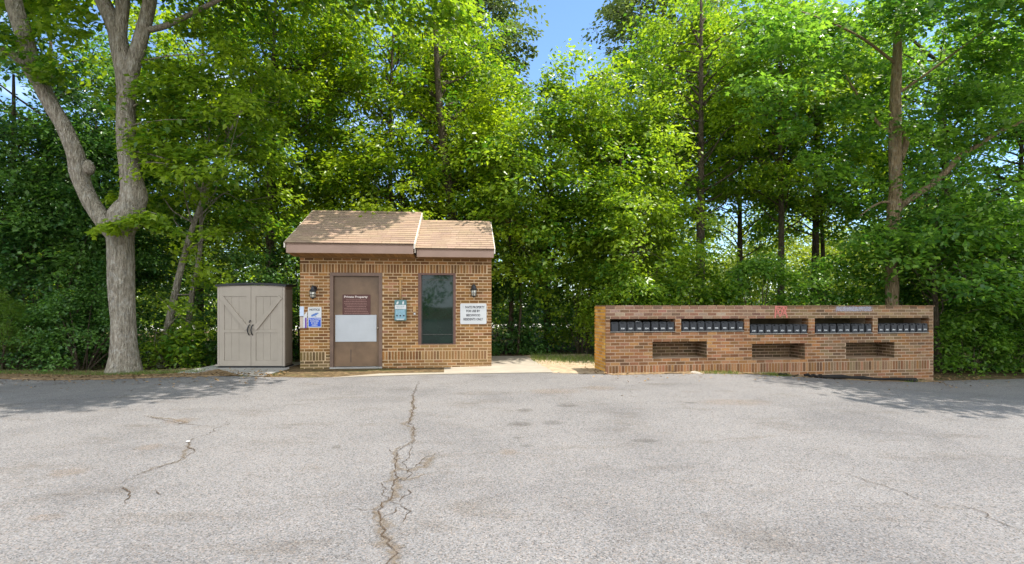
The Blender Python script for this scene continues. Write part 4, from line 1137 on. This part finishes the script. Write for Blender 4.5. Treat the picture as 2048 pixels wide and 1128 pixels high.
tree('maple_tree', 'maple with low bright boughs beside the right end of the hut', at(1020, 14.8), 14.8, [(0, 0, 0), (.05, 0, 2), (0, 0, 4), (.1, 0, 6.2)], .08, 1.9, 6.4, 1.6, 22, 4, 95, .15, Mi, bd, srad=.5, low=((.5, -.5, 2.4), (.9, -.4, 2.6), (.2, -.6, 2.8)))
tree('hickory_tree', 'tall olive-green tree standing against the sky right of the blue gap', at(1318, 23), 23, [(0, 0, 0), (0, 0, 6), (.2, 0, 12), (.2, 0, 18)], .22, 7, 17.5, 2.9, 44, 5, 85, .22, Ol, bd)
tree('hickory_tree', 'tall dull green tree standing against the sky left of the blue gap', at(945, 22), 22, [(0, 0, 0), (0, 0, 6), (.2, 0, 12), (.2, 0, 17)], .22, 7, 17, 1.8, 30, 5, 85, .22, Ol, bd)
tree('maple_tree', 'young leafy maple left of the straight dark trunk', at(1235, 15.6), 15.6, [(0, 0, 0), (0, 0, 3), (.1, 0, 5), (.1, 0, 7)], .10, 2.2, 8.0, 1.8, 34, 5, 95, .15, Mi, bd, clear=True)
tree('pine_tree', 'straight dark bare trunk rising behind the middle of the mailbox wall', at(1399, 16.5), 16.5, [(0, 0, 0), (.02, 0, 3), (.05, 0, 6), (.05, 0, 9), (.05, 0, 12)], .17, 5.2, 11.8, 2.4, 32, 5, 95, .155, Mi, bd, clear=True)
tree('maple_tree', 'thin trunk with small side twigs right of the straight dark trunk', at(1480, 20), 20, [(0, 0, 0), (0, 0, 4), (0, 0, 7), (.1, 0, 12)], .13, 4.6, 13, 2.7, 38, 5, 90, .19, Mi, bd, clear=True)
tree('oak_tree', 'paired dark trunks against the pale sky left of the sunlit oak', at(1628, 19), 19, [(0, 0, 0), (.05, 0, 3), (.1, 0, 7), (.15, 0, 13)], .16, 5.0, 12.6, 2.7, 36, 5, 90, .19, O_, bd, clear=True)
tree('oak_tree', 'thinner right-hand stem of the paired dark trunks', at(1650, 19.3), 19.3, [(0, 0, 0), (-.05, 0, 3), (-.2, 0, 7), (-.2, 0, 10)], .10, 5.0, 11, 2.0, 20, 4, 90, .19, O_, bd)
tree('oak_tree', 'dark stout oak behind the sunlit oak, partly hidden by its long limb', at(1905, 16.5), 16.5, [(0, 0, 0), (.05, 0, 3), (-.2, 0, 6), (-.4, 0, 10)], .21, 4.6, 11.6, 3.0, 34, 5, 95, .17, O_, bd, clear=True)
tree('dogwood_tree', 'broad dark-leaved young tree at the right edge of the photo', at(2015, 13.6), 13.6, [(0, 0, 0), (-.05, 0, 1.5), (.1, 0, 2.8), (.2, 0, 3.9)], .11, .9, 4.3, 1.9, 36, 5, 85, .16, O_, bd)
tree('dogwood_tree', 'thin dark trunk just past the right end of the mailbox wall', at(1876, 12.9), 12.9, [(0, 0, 0), (-.05, 0, 1.5), (-.1, 0, 3), (0, 0, 4.4)], .085, 1.9, 4.8, 1.6, 22, 4, 85, .16, O_, bd)
tree('oak_tree', 'leafy oak filling the right edge above the dark young tree', at(2035, 16.5), 16.5, [(0, 0, 0), (-.05, 0, 3), (.1, 0, 6), (.2, 0, 9)], .15, 3.6, 10.5, 2.4, 34, 5, 95, .16, O_, bd)
tree('maple_tree', 'low spreading maple close behind the ridge of the hut roof', at(800, 16.0), 16.0, [(0, 0, 0), (.05, 0, 2), (0, 0, 4), (.1, 0, 5.6)], .08, 2.2, 6.3, 2.3, 28, 5, 95, .155, Y, bd)
tree('gum_tree', 'tall dark tree behind the big maple at the left', at(95, 15.5), 15.5, [(0, 0, 0), (0, 0, 3), (.1, 0, 7), (.1, 0, 10)], .17, 2.6, 10.0, 3.4, 46, 5, 95, .17, Dk, bd)
tree('cedar_tree', 'dark dense evergreen tree at the left edge behind the low bush', at(20, 13.8), 13.8, [(0, 0, 0), (0, 0, 3), (.1, 0, 6), (.1, 0, 8)], .14, .8, 6.6, 2.2, 38, 5, 95, .14, Dk, bd)
tree('cedar_tree', 'dark evergreen tree between the two limbs of the big maple', at(185, 14.6), 14.6, [(0, 0, 0), (0, 0, 3), (.1, 0, 6), (.1, 0, 7)], .13, 1.5, 6.8, 1.9, 40, 5, 95, .14, Dk, bd)
tree('maple_tree', 'yellow-green maple seen between the big maple and the sapling', at(400, 18), 18, [(0, 0, 0), (0, 0, 4), (.1, 0, 8), (.1, 0, 12)], .14, 3.0, 12, 2.8, 36, 5, 95, .18, Y, bd)
tree('maple_tree', 'sunny maple rising over the middle of the hut roof', at(775, 16.8), 16.8, [(0, 0, 0), (.1, 0, 4), (.1, 0, 8), (.2, 0, 11)], .12, 2.8, 11.2, 2.5, 36, 5, 95, .16, Y, bd)
tree('maple_tree', 'green maple overhead between the sunlit oak and the paired trunks', at(1560, 16.5), 16.5, [(0, 0, 0), (.05, 0, 4), (.0, 0, 8), (.1, 0, 12)], .12, 5.0, 11.6, 2.5, 32, 5, 95, .16, Mi, bd)
tree('maple_tree', 'low bushy maple filling the space behind the left half of the mailbox wall', at(1262, 14.3), 14.3, [(0, 0, 0), (0, 0, 1.5), (.05, 0, 3), (.05, 0, 4.6)], .07, 1.2, 5.0, 1.45, 26, 4, 95, .15, Mi, bd, srad=.5)

# ---- sunlit oak on the right with its long limb
D9 = 13.2; ox = at(1785, D9); ob = Vector((ox, D9, terr(ox, D9) - .06))
t9 = thing('oak_tree', 'warm brown sunlit oak behind the mailbox wall with one long limb to the right', 'tree', ob)
def L9(px, py, dd=0.0): return W(px, py, D9 + dd) - ob
s = D9 / FPX * .80; mb = MB()
mb.tube([L9(1783, 770), L9(1784, 720), L9(1784, 600), L9(1785, 500), L9(1789, 420), L9(1791, 380), L9(1790, 300), L9(1791, 220), L9(1792, 160), L9(1796, 60), L9(1800, -60), L9(1800, -200)],
        [21 * s, 17 * s, 14 * s, 14 * s, 16 * s, 13.5 * s, 14 * s, 12.5 * s, 11.5 * s, 9 * s, 6 * s, 2 * s], 14, wob=.06, sub=5)
mb.tube([L9(1795, 418), L9(1815, 402), L9(1850, 378), L9(1890, 345, -.1), L9(1920, 312, -.2), L9(1960, 288, -.3), L9(2000, 262, -.4), L9(2090, 225, -.8)], [9 * s, 8 * s, 7.5 * s, 7 * s, 6 * s, 5.5 * s, 5 * s, 3 * s], 10, wob=.06, sub=4)
mb.tube([L9(1785, 406), L9(1765, 404), L9(1740, 416), L9(1720, 432)], [4 * s, 3 * s, 2.2 * s, 1.2 * s], 7, wob=.05, sub=3)
mb.tube([L9(1800, 320), L9(1812, 285), L9(1806, 262)], [8 * s, 7 * s, 3 * s], 8, wob=.05, sub=3)
mb.tube([L9(1786, 270), L9(1755, 245), L9(1715, 190), L9(1685, 140, -.2)], [5 * s, 4 * s, 3 * s, 1.5 * s], 7, sub=3)
mb.tube([L9(1792, 190), L9(1850, 150, -.4), L9(1930, 90, -.9), L9(2010, 30, -1.4)], [4 * s, 3 * s, 2.2 * s, 1 * s], 7, sub=3)
mb.tube([L9(1794, 130), L9(1730, 80, -.5), L9(1650, 40, -1.0), L9(1560, 10, -1.4)], [4 * s, 3 * s, 2 * s, 1 * s], 7, sub=3)
lv = Leaves(); lvm = Leaves()
def oak(px, py, dd, rad, n, m=3):
    for q in range(m):
        c = L9(px + RNG.normal(0, 22), py + RNG.normal(0, 14), dd + RNG.normal(0, .3)); lvm.spray(c, (RNG.normal(0, 1), -1, 0), rad, int(n * 1.55), .128, flat=.24)
for k in range(46):
    px = RNG.uniform(1500, 2060); py = RNG.uniform(-40, 240)
    if RNG.uniform() < .25 and py > 140: continue
    if 1740 < px < 1840 and py > 95: continue
    oak(px, py, RNG.uniform(-1.9, .8), RNG.uniform(.4, .65), 62)
for px, py in ((1620, 295), (1600, 255), (1650, 330), (1680, 305), (1705, 340), (1870, 275), (1880, 250), (1920, 200), (1960, 180), (2000, 190), (2030, 230), (1850, 225), (1860, 205), (1705, 265), (1690, 230), (1720, 200), (1925, 365), (1700, 365),
               (1760, 465), (1800, 470), (1840, 465), (1880, 455), (1790, 500), (1830, 520), (1870, 500), (1910, 470), (1950, 460), (1750, 490)):
    oak(px, py, RNG.uniform(-.9, -.3), .45, 60, 2)
for k in range(46):     # upper and near canopy above the frame, shading the lot on the right
    h = RNG.uniform(7.9, 11.5); y = RNG.uniform(7.4, 12.2); x = RNG.uniform(5.5, 12) + .385 * h + max(0, 9.5 - y) * .25
    c = Vector((x, y, h)) - ob
    for q in range(4): lv.spray(c + Vector((RNG.normal(0, .5), RNG.normal(0, .5), RNG.normal(0, .3))), (x - 10, y - 13.2, 0), RNG.uniform(.5, .85), 100, .18)
    if k % 3 == 0:
        st = L9(1797, 20); mb.tube([st, st.lerp(c, .5) + Vector((0, 0, .4)), c], [.05, .03, .006], 5, sub=3, cap=False)
mb.build('trunk', bw, t9, True); lv.out('crown', O_, t9); lvm.out('low_foliage', O_, t9, LEAF_M)

# dying spray by the hut roof: a withered bough of its own small tree
x = at(1035, 13.6)
rt = thing('withered_sapling', 'half-dead sapling with rusty leaves by the right roof corner', 'tree', (x, 14.3, terr(x, 14.3) - .05))
mb = MB(); lv = Leaves()
mb.tube([(0, 0, -.05), (.1, 0, 1.5), (.05, -.1, 3.0), (-.2, -.2, 3.9)], [.04, .035, .025, .012], 6, sub=4)
for dx, dz in ((-.75, 4.0), (-.55, 3.95), (-.3, 3.9), (-.1, 3.8), (.1, 3.7), (.25, 3.65), (.45, 3.5), (-.9, 3.9)):
    mb.tube([(-.1, -.15, 3.6), (dx * .5, -.2, 3.75), (dx, -.25, dz)], [.014, .01, .004], 5, sub=2, cap=False)
    lv.spray((dx, -.25, dz), (1 if dx > 0 else -1, -.3, 0), .16, 16, .10)
for k in range(9):
    a = RNG.uniform(.4, 1.1); mb.tube([(.1, -.1, 3.2), (a * .5, -.2, 3.1 - k * .1), (a, -.25, 2.9 - k * .16)], [.01, .007, .003], 4, sub=2, cap=False)
mb.build('trunk', bd, rt, True); lv.out('withered_leaves', M['leaf_rust'], rt)

# ---- shrubs
shrub('holly_bush', 'dense dark holly bush at the foot of the big maple', at(165, 11.9), 11.9, 1.35, .7, 1.9, 80, 70, .09, Dk, .1, srad=.36)
shrub('holly_bush', 'tall dark evergreen bush behind the holly at the left', at(90, 12.9), 12.9, 2.1, .9, 4.7, 130, 75, .11, Dk, .1)
shrub('holly_bush', 'dark evergreen bush right behind the big maple trunk', at(230, 13.6), 13.6, 1.3, .8, 4.4, 80, 75, .11, Dk, .3)
shrub('holly_bush', 'dark low bush spreading at the far left edge of the lot', at(20, 12.1), 12.1, 1.2, .6, 1.5, 45, 70, .09, Dk, .1, srad=.36)
shrub('juniper_bush', 'small light green juniper at the far left edge', at(-8, 11.6), 11.6, .42, .4, 2.0, 40, 130, .13, M['needle'], .5, LEAF_N, srad=.24, tone=.7)
shrub('shrub', 'leafy green shrub between the big maple and the shed', at(350, 12.1), 12.1, .7, .4, .95, 24, 60, .11, Mi, .05, srad=.32)
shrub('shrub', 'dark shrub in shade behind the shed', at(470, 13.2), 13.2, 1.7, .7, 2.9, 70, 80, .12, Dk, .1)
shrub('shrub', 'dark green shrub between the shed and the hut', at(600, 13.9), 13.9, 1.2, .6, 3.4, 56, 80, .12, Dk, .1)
shrub('shrub', 'tall dark shrub close behind the right side of the hut', at(1010, 14.7), 14.7, .85, .5, 2.3, 44, 85, .12, Dk, .1)
shrub('shrub', 'dark shrub at the back edge of the concrete slab', at(1080, 15.0), 15.0, .9, .6, 2.0, 42, 80, .12, Dk, .1)
shrub('shrub', 'green shrub at the left end of the mailbox wall', at(1165, 14.5), 14.5, .9, .5, 2.6, 46, 80, .12, Mi, .25)
shrub('shrub', 'green shrub behind the leftmost mailbox bay', at(1260, 13.2), 13.2, 1.1, .6, 2.4, 52, 80, .12, Mi, .3)
shrub('shrub', 'leafy shrub behind the second mailbox bay', at(1400, 13.6), 13.6, 1.2, .6, 2.6, 52, 80, .13, Mi, .3)
shrub('shrub', 'dark shrub behind the middle mailbox bay', at(1520, 13.7), 13.7, 1.2, .6, 3.0, 52, 80, .13, O_, .3)
shrub('shrub', 'dark shrub just left of the sunlit oak', at(1665, 14.1), 14.1, 1.3, .6, 3.1, 56, 80, .13, O_, .3)
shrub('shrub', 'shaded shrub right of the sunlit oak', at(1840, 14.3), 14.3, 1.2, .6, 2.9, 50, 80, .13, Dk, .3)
shrub('shrub', 'leafy shrub in dappled light past the right end of the wall', at(1935, 12.7), 12.7, .9, .5, 1.5, 46, 70, .12, O_, .05, srad=.34)
shrub('shrub', 'dark shrub at the right edge of the photo', at(2045, 12.9), 12.9, .9, .5, 1.9, 46, 75, .12, O_, .05, srad=.36)

# ---- trees on the other side of the lot, seen only as reflections in the window
root = tag(empty('far_wood', (0, -26, 0)), 'wood on the near side of the lot, mirrored in the hut window', 'wood', kind='stuff')
lv = Leaves()
for k in range(420):
    x = RNG.uniform(-34, 26); h = RNG.uniform(.2, 1) ** .7 * (5.5 + 2.5 * sin(x * .5) + 1.5 * sin(x * 1.3))
    lv.spray((x, RNG.uniform(-3, 3), h), (RNG.normal(0, 1), 1, 0), RNG.uniform(.7, 1.2), 40, .32, flat=.35)
o = lv.out('far_wood_foliage', M['leaf_mid'], root); o['kind'] = 'stuff'

# ---- the sunlit far wood beyond, one mass; undergrowth; grass and weeds
root = tag(empty('far_wood', (0, 42, 0)), 'sunlit yellow-green wood far behind the trees', 'wood', kind='stuff')
lv = Leaves()
for k in range(2300):
    x = RNG.uniform(-48, 52); y = RNG.uniform(-3, 7); hm = 8.0 + 2.0 * sin(x * .21) + 1.2 * sin(x * .53 + 1) + (3.0 if x < 2 else 0)
    h = RNG.uniform(.3, max(3, hm))
    lv.spray((x, y, h), (RNG.normal(0, 1), -1, 0), RNG.uniform(.8, 1.4), 60, .34, flat=.35)
for k in range(1100):
    x = RNG.uniform(-46, 3); h = RNG.uniform(.3, 9.5)
    lv.spray((x, RNG.uniform(-4, 4), h), (RNG.normal(0, 1), -1, 0), RNG.uniform(.8, 1.3), 60, .32, flat=.35)
for k in range(900):
    x = RNG.uniform(5, 30); hm = 7.0 + 1.1 * sin(x * .9) + .8 * sin(x * 2.3 + 1); h = RNG.uniform(.2, hm)
    lv.spray((x, RNG.uniform(-17, -12), h), (RNG.normal(0, 1), -1, 0), RNG.uniform(.5, .9), 75, .19, flat=.3)
o = lv.out('far_wood_foliage', M['leaf_far'], root); o['kind'] = 'stuff'
mb = MB()
for k in range(60):
    x = RNG.uniform(-45, 48); y = RNG.uniform(-2, 5); mb.tube([(x, y, -.2), (x + RNG.normal(0, .3), y, 3), (x + RNG.normal(0, .5), y, 5)], [.18, .13, .05], 6, sub=2)
o = mb.build('far_wood_trunks', bd, root, True); o['kind'] = 'stuff'
lv = Leaves()
for k in range(1300):
    x = RNG.uniform(-20, 24); y = RNG.uniform(15.2, 27)
    if -5.5 < x < 0 and y < 15.5: continue
    h = RNG.uniform(.05, 1.5) * (1 if y > 17 else .8) * (2.4 if x < 0 and y > 17 else 1.2)
    lv.spray((x, y, h + terr(x, y)), (RNG.normal(0, 1), RNG.normal(0, 1), 0), RNG.uniform(.4, .75), 42, .16, flat=.3)
o = lv.out('undergrowth', Mi, None); tag(o, 'shaded green undergrowth covering the forest floor', 'undergrowth', kind='stuff')

def grass(n, fn, name, label, hgt=.09):
    P = np.array([fn() for _ in range(n)]); C = np.array([[x, y, terr(x, y) + dz] for x, y, dz in P])
    D = np.stack([RNG.normal(0, .45, n), RNG.normal(0, .45, n), np.ones(n)], 1); N = np.stack([RNG.normal(0, 1, n), RNG.normal(-1, .4, n), np.zeros(n) + .2], 1)
    o = leaf_obj(name, C, N, D, hgt * RNG.uniform(.5, 1.5, n), RNG.uniform(0, 1, n), M['grass'], None, LEAF_N); tag(o, label, 'grass', kind='stuff')
def g_left():
    x = RNG.uniform(-14, -6.6); return x, edge_y(x) + .28 + abs(RNG.normal(0, .28)) + .1, .0
grass(9000, g_left, 'grass', 'thin grass on the verge under the big maple', .08)
def g_mid():
    x = RNG.uniform(.5, 2.2); return x, 13.1 + RNG.normal(0, .45) - .25 * x, .015
grass(1800, g_mid, 'grass', 'yellowish grass behind the sandy patch beside the mailbox wall', .11)
def g_wall():
    k = int(RNG.integers(0, 5)); u = (2.6, 3.55, 3.75, 2.2, 6.9)[k] + RNG.normal(0, .16); p = FM.P(u, -.1 - abs(RNG.normal(0, .07))); return p.x, p.y, .0
grass(1500, g_wall, 'grass', 'small weeds along the foot of the mailbox wall', .07)

lv = Leaves(); n = 2600
X = np.where(RNG.uniform(0, 1, n) < .62, RNG.uniform(-14, -4.6, n), RNG.uniform(1.5, 11, n))
Yv = np.array([edge_y(x) for x in X]) + np.abs(RNG.normal(0, .38, n)) * np.where(RNG.uniform(0, 1, n) < .8, 1, -1.6)
C = np.array([[x, y, terr(x, y) + .012 + (.02 if y > edge_y(x) else 0)] for x, y in zip(X, Yv)])
D = RNG.normal(0, 1, (n, 3)); D[:, 2] *= .2; N = np.stack([RNG.normal(0, .3, n), RNG.normal(0, .3, n), np.ones(n)], 1)
o = leaf_obj('leaf_litter', C, N, D, RNG.uniform(.03, .075, n), RNG.uniform(0, 1, n), mat_leaf('dry_leaf', (.10, .06, .025), (.34, .21, .09), (1, 1, 1), tr_fac=.15, rough=.8), None)
tag(o, 'dry brown leaves scattered along the edge of the asphalt', 'leaf litter', kind='stuff')

# ---- small debris
def log(u0, u1, r, label):
    p = FM.P(u0, -.16); q = FM.P(u1, -.17); n = 9
    root = thing('fallen_branch', label, 'branch', (p.x, p.y, terr(p.x, p.y)))
    mb = MB(); pts = [Vector(((q.x - p.x) * k / n, (q.y - p.y) * k / n + random.uniform(-.03, .03), terr(p.x + (q.x - p.x) * k / n, p.y) - terr(p.x, p.y) + r + random.uniform(-.01, .04))) for k in range(n + 1)]
    mb.tube(pts, [r * random.uniform(.6, 1.2) for _ in pts], 7, wob=.15, sub=2); mb.build('wood', mat_plain('rotten_black_wood', (.018, .015, .013), .95), root, True)
log(3.55, 4.2, .016, 'short black stick at the foot of the wall under the middle niche')
log(4.35, 4.75, .03, 'thick black stub of wood at the foot of the mailbox wall')
log(4.7, 7.1, .04, 'long black rotten branch lying at the foot of the wall to the right')
p = FM.P(1.85, -.14); rt = thing('pale_stone', 'flat pale broken stone at the foot of the mailbox wall', 'stone', (p.x, p.y, terr(p.x, p.y)))
mb = MB(); mb.face([(-.16, -.04, .0), (.17, -.05, 0), (.15, .05, .01), (.03, .06, .045), (-.12, .05, .02)]); mb.face([(-.16, -.04, .0), (-.12, .05, .02), (.03, .06, .045), (.0, -.02, .05), (.15, .05, .01), (.17, -.05, 0)]); mb.build('stone', M['stone'], rt)
x, y = G(376, 884); o = tag(empty('litter_scrap', (x, y, terr(x, y) + .006)), 'tiny white scrap of litter on the asphalt beside the left crack', 'litter')
mb = MB(); P = [(-.02, -.010, .002), (.024, -.014, .005), (.02, .014, .002), (-.016, .016, .006)]; mb.face(P); mb.face([(a, b, c - .003) for a, b, c in P][::-1]); mb.build('scrap', M['litter'], o)

# ------------------------------------------------------------------ sky, sun, camera
SUN = Vector((.385, .022, 1)).normalized()
EL = math.asin(SUN.z); AZ = math.atan2(SUN.x, SUN.y)
w = bpy.data.worlds.new('World'); SC.world = w; w.use_nodes = True
nt = w.node_tree; bgn = nt.nodes['Background']
sky = nt.nodes.new('ShaderNodeTexSky'); sky.sky_type = 'NISHITA'; sky.sun_disc = False
sky.sun_elevation = EL; sky.sun_rotation = AZ; sky.air_density = 1.0; sky.dust_density = .1; sky.ozone_density = 4.0
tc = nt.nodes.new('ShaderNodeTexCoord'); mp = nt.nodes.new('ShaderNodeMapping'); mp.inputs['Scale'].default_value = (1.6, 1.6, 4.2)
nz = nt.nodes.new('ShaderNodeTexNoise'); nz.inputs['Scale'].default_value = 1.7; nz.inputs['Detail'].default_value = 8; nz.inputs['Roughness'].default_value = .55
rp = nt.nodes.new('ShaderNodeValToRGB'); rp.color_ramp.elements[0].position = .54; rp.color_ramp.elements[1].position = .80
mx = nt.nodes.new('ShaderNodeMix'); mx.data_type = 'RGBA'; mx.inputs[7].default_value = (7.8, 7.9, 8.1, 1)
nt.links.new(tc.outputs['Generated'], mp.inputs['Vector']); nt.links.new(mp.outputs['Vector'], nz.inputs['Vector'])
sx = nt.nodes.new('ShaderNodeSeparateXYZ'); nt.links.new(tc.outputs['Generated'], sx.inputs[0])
mr = nt.nodes.new('ShaderNodeMapRange'); mr.inputs[1].default_value = .25; mr.inputs[2].default_value = -.35; mr.inputs[4].default_value = .42; nt.links.new(sx.outputs['Y'], mr.inputs[0])  # more white cloud behind the camera, added out of view as fill light
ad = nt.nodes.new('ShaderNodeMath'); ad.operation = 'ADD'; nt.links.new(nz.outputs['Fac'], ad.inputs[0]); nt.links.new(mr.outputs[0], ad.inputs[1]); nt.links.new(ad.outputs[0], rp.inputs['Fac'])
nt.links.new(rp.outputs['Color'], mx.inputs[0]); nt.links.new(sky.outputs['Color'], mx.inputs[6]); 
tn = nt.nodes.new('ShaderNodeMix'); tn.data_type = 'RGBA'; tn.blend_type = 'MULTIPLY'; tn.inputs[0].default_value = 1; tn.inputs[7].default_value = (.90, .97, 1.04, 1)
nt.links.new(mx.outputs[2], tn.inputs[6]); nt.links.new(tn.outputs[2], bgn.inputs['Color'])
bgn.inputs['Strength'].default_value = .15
ld = bpy.data.lights.new('sun', 'SUN'); ld.energy = 4.3; ld.angle = radians(.53); ld.color = (1, .955, .88)
so = bpy.data.objects.new('sun', ld); COL.objects.link(so); so.location = (20, 5, 40); so.rotation_euler = SUN.to_track_quat('Z', 'Y').to_euler()
cd = bpy.data.cameras.new('camera'); cd.sensor_width = 36; cd.lens = FPX / 2048 * 36; cd.shift_y = (HY - 564) / 2048; cd.clip_end = 2000; cd.clip_start = .05
co = bpy.data.objects.new('camera', cd); COL.objects.link(co); co.location = (0, 0, EYE); co.rotation_euler = (radians(90), 0, 0)
SC.camera = co
SC.view_settings.view_transform = 'Standard'; SC.view_settings.look = 'None'; SC.view_settings.exposure = .93; SC.view_settings.gamma = 1
SC.render.engine = 'CYCLES'
SC.cycles.max_bounces = 6; SC.cycles.diffuse_bounces = 4; SC.cycles.glossy_bounces = 2; SC.cycles.transmission_bounces = 4; SC.cycles.transparent_max_bounces = 6
SC.cycles.caustics_reflective = False; SC.cycles.caustics_refractive = False; SC.cycles.sample_clamp_indirect = 6
SC.cycles.use_adaptive_sampling = True; SC.cycles.use_denoising = True
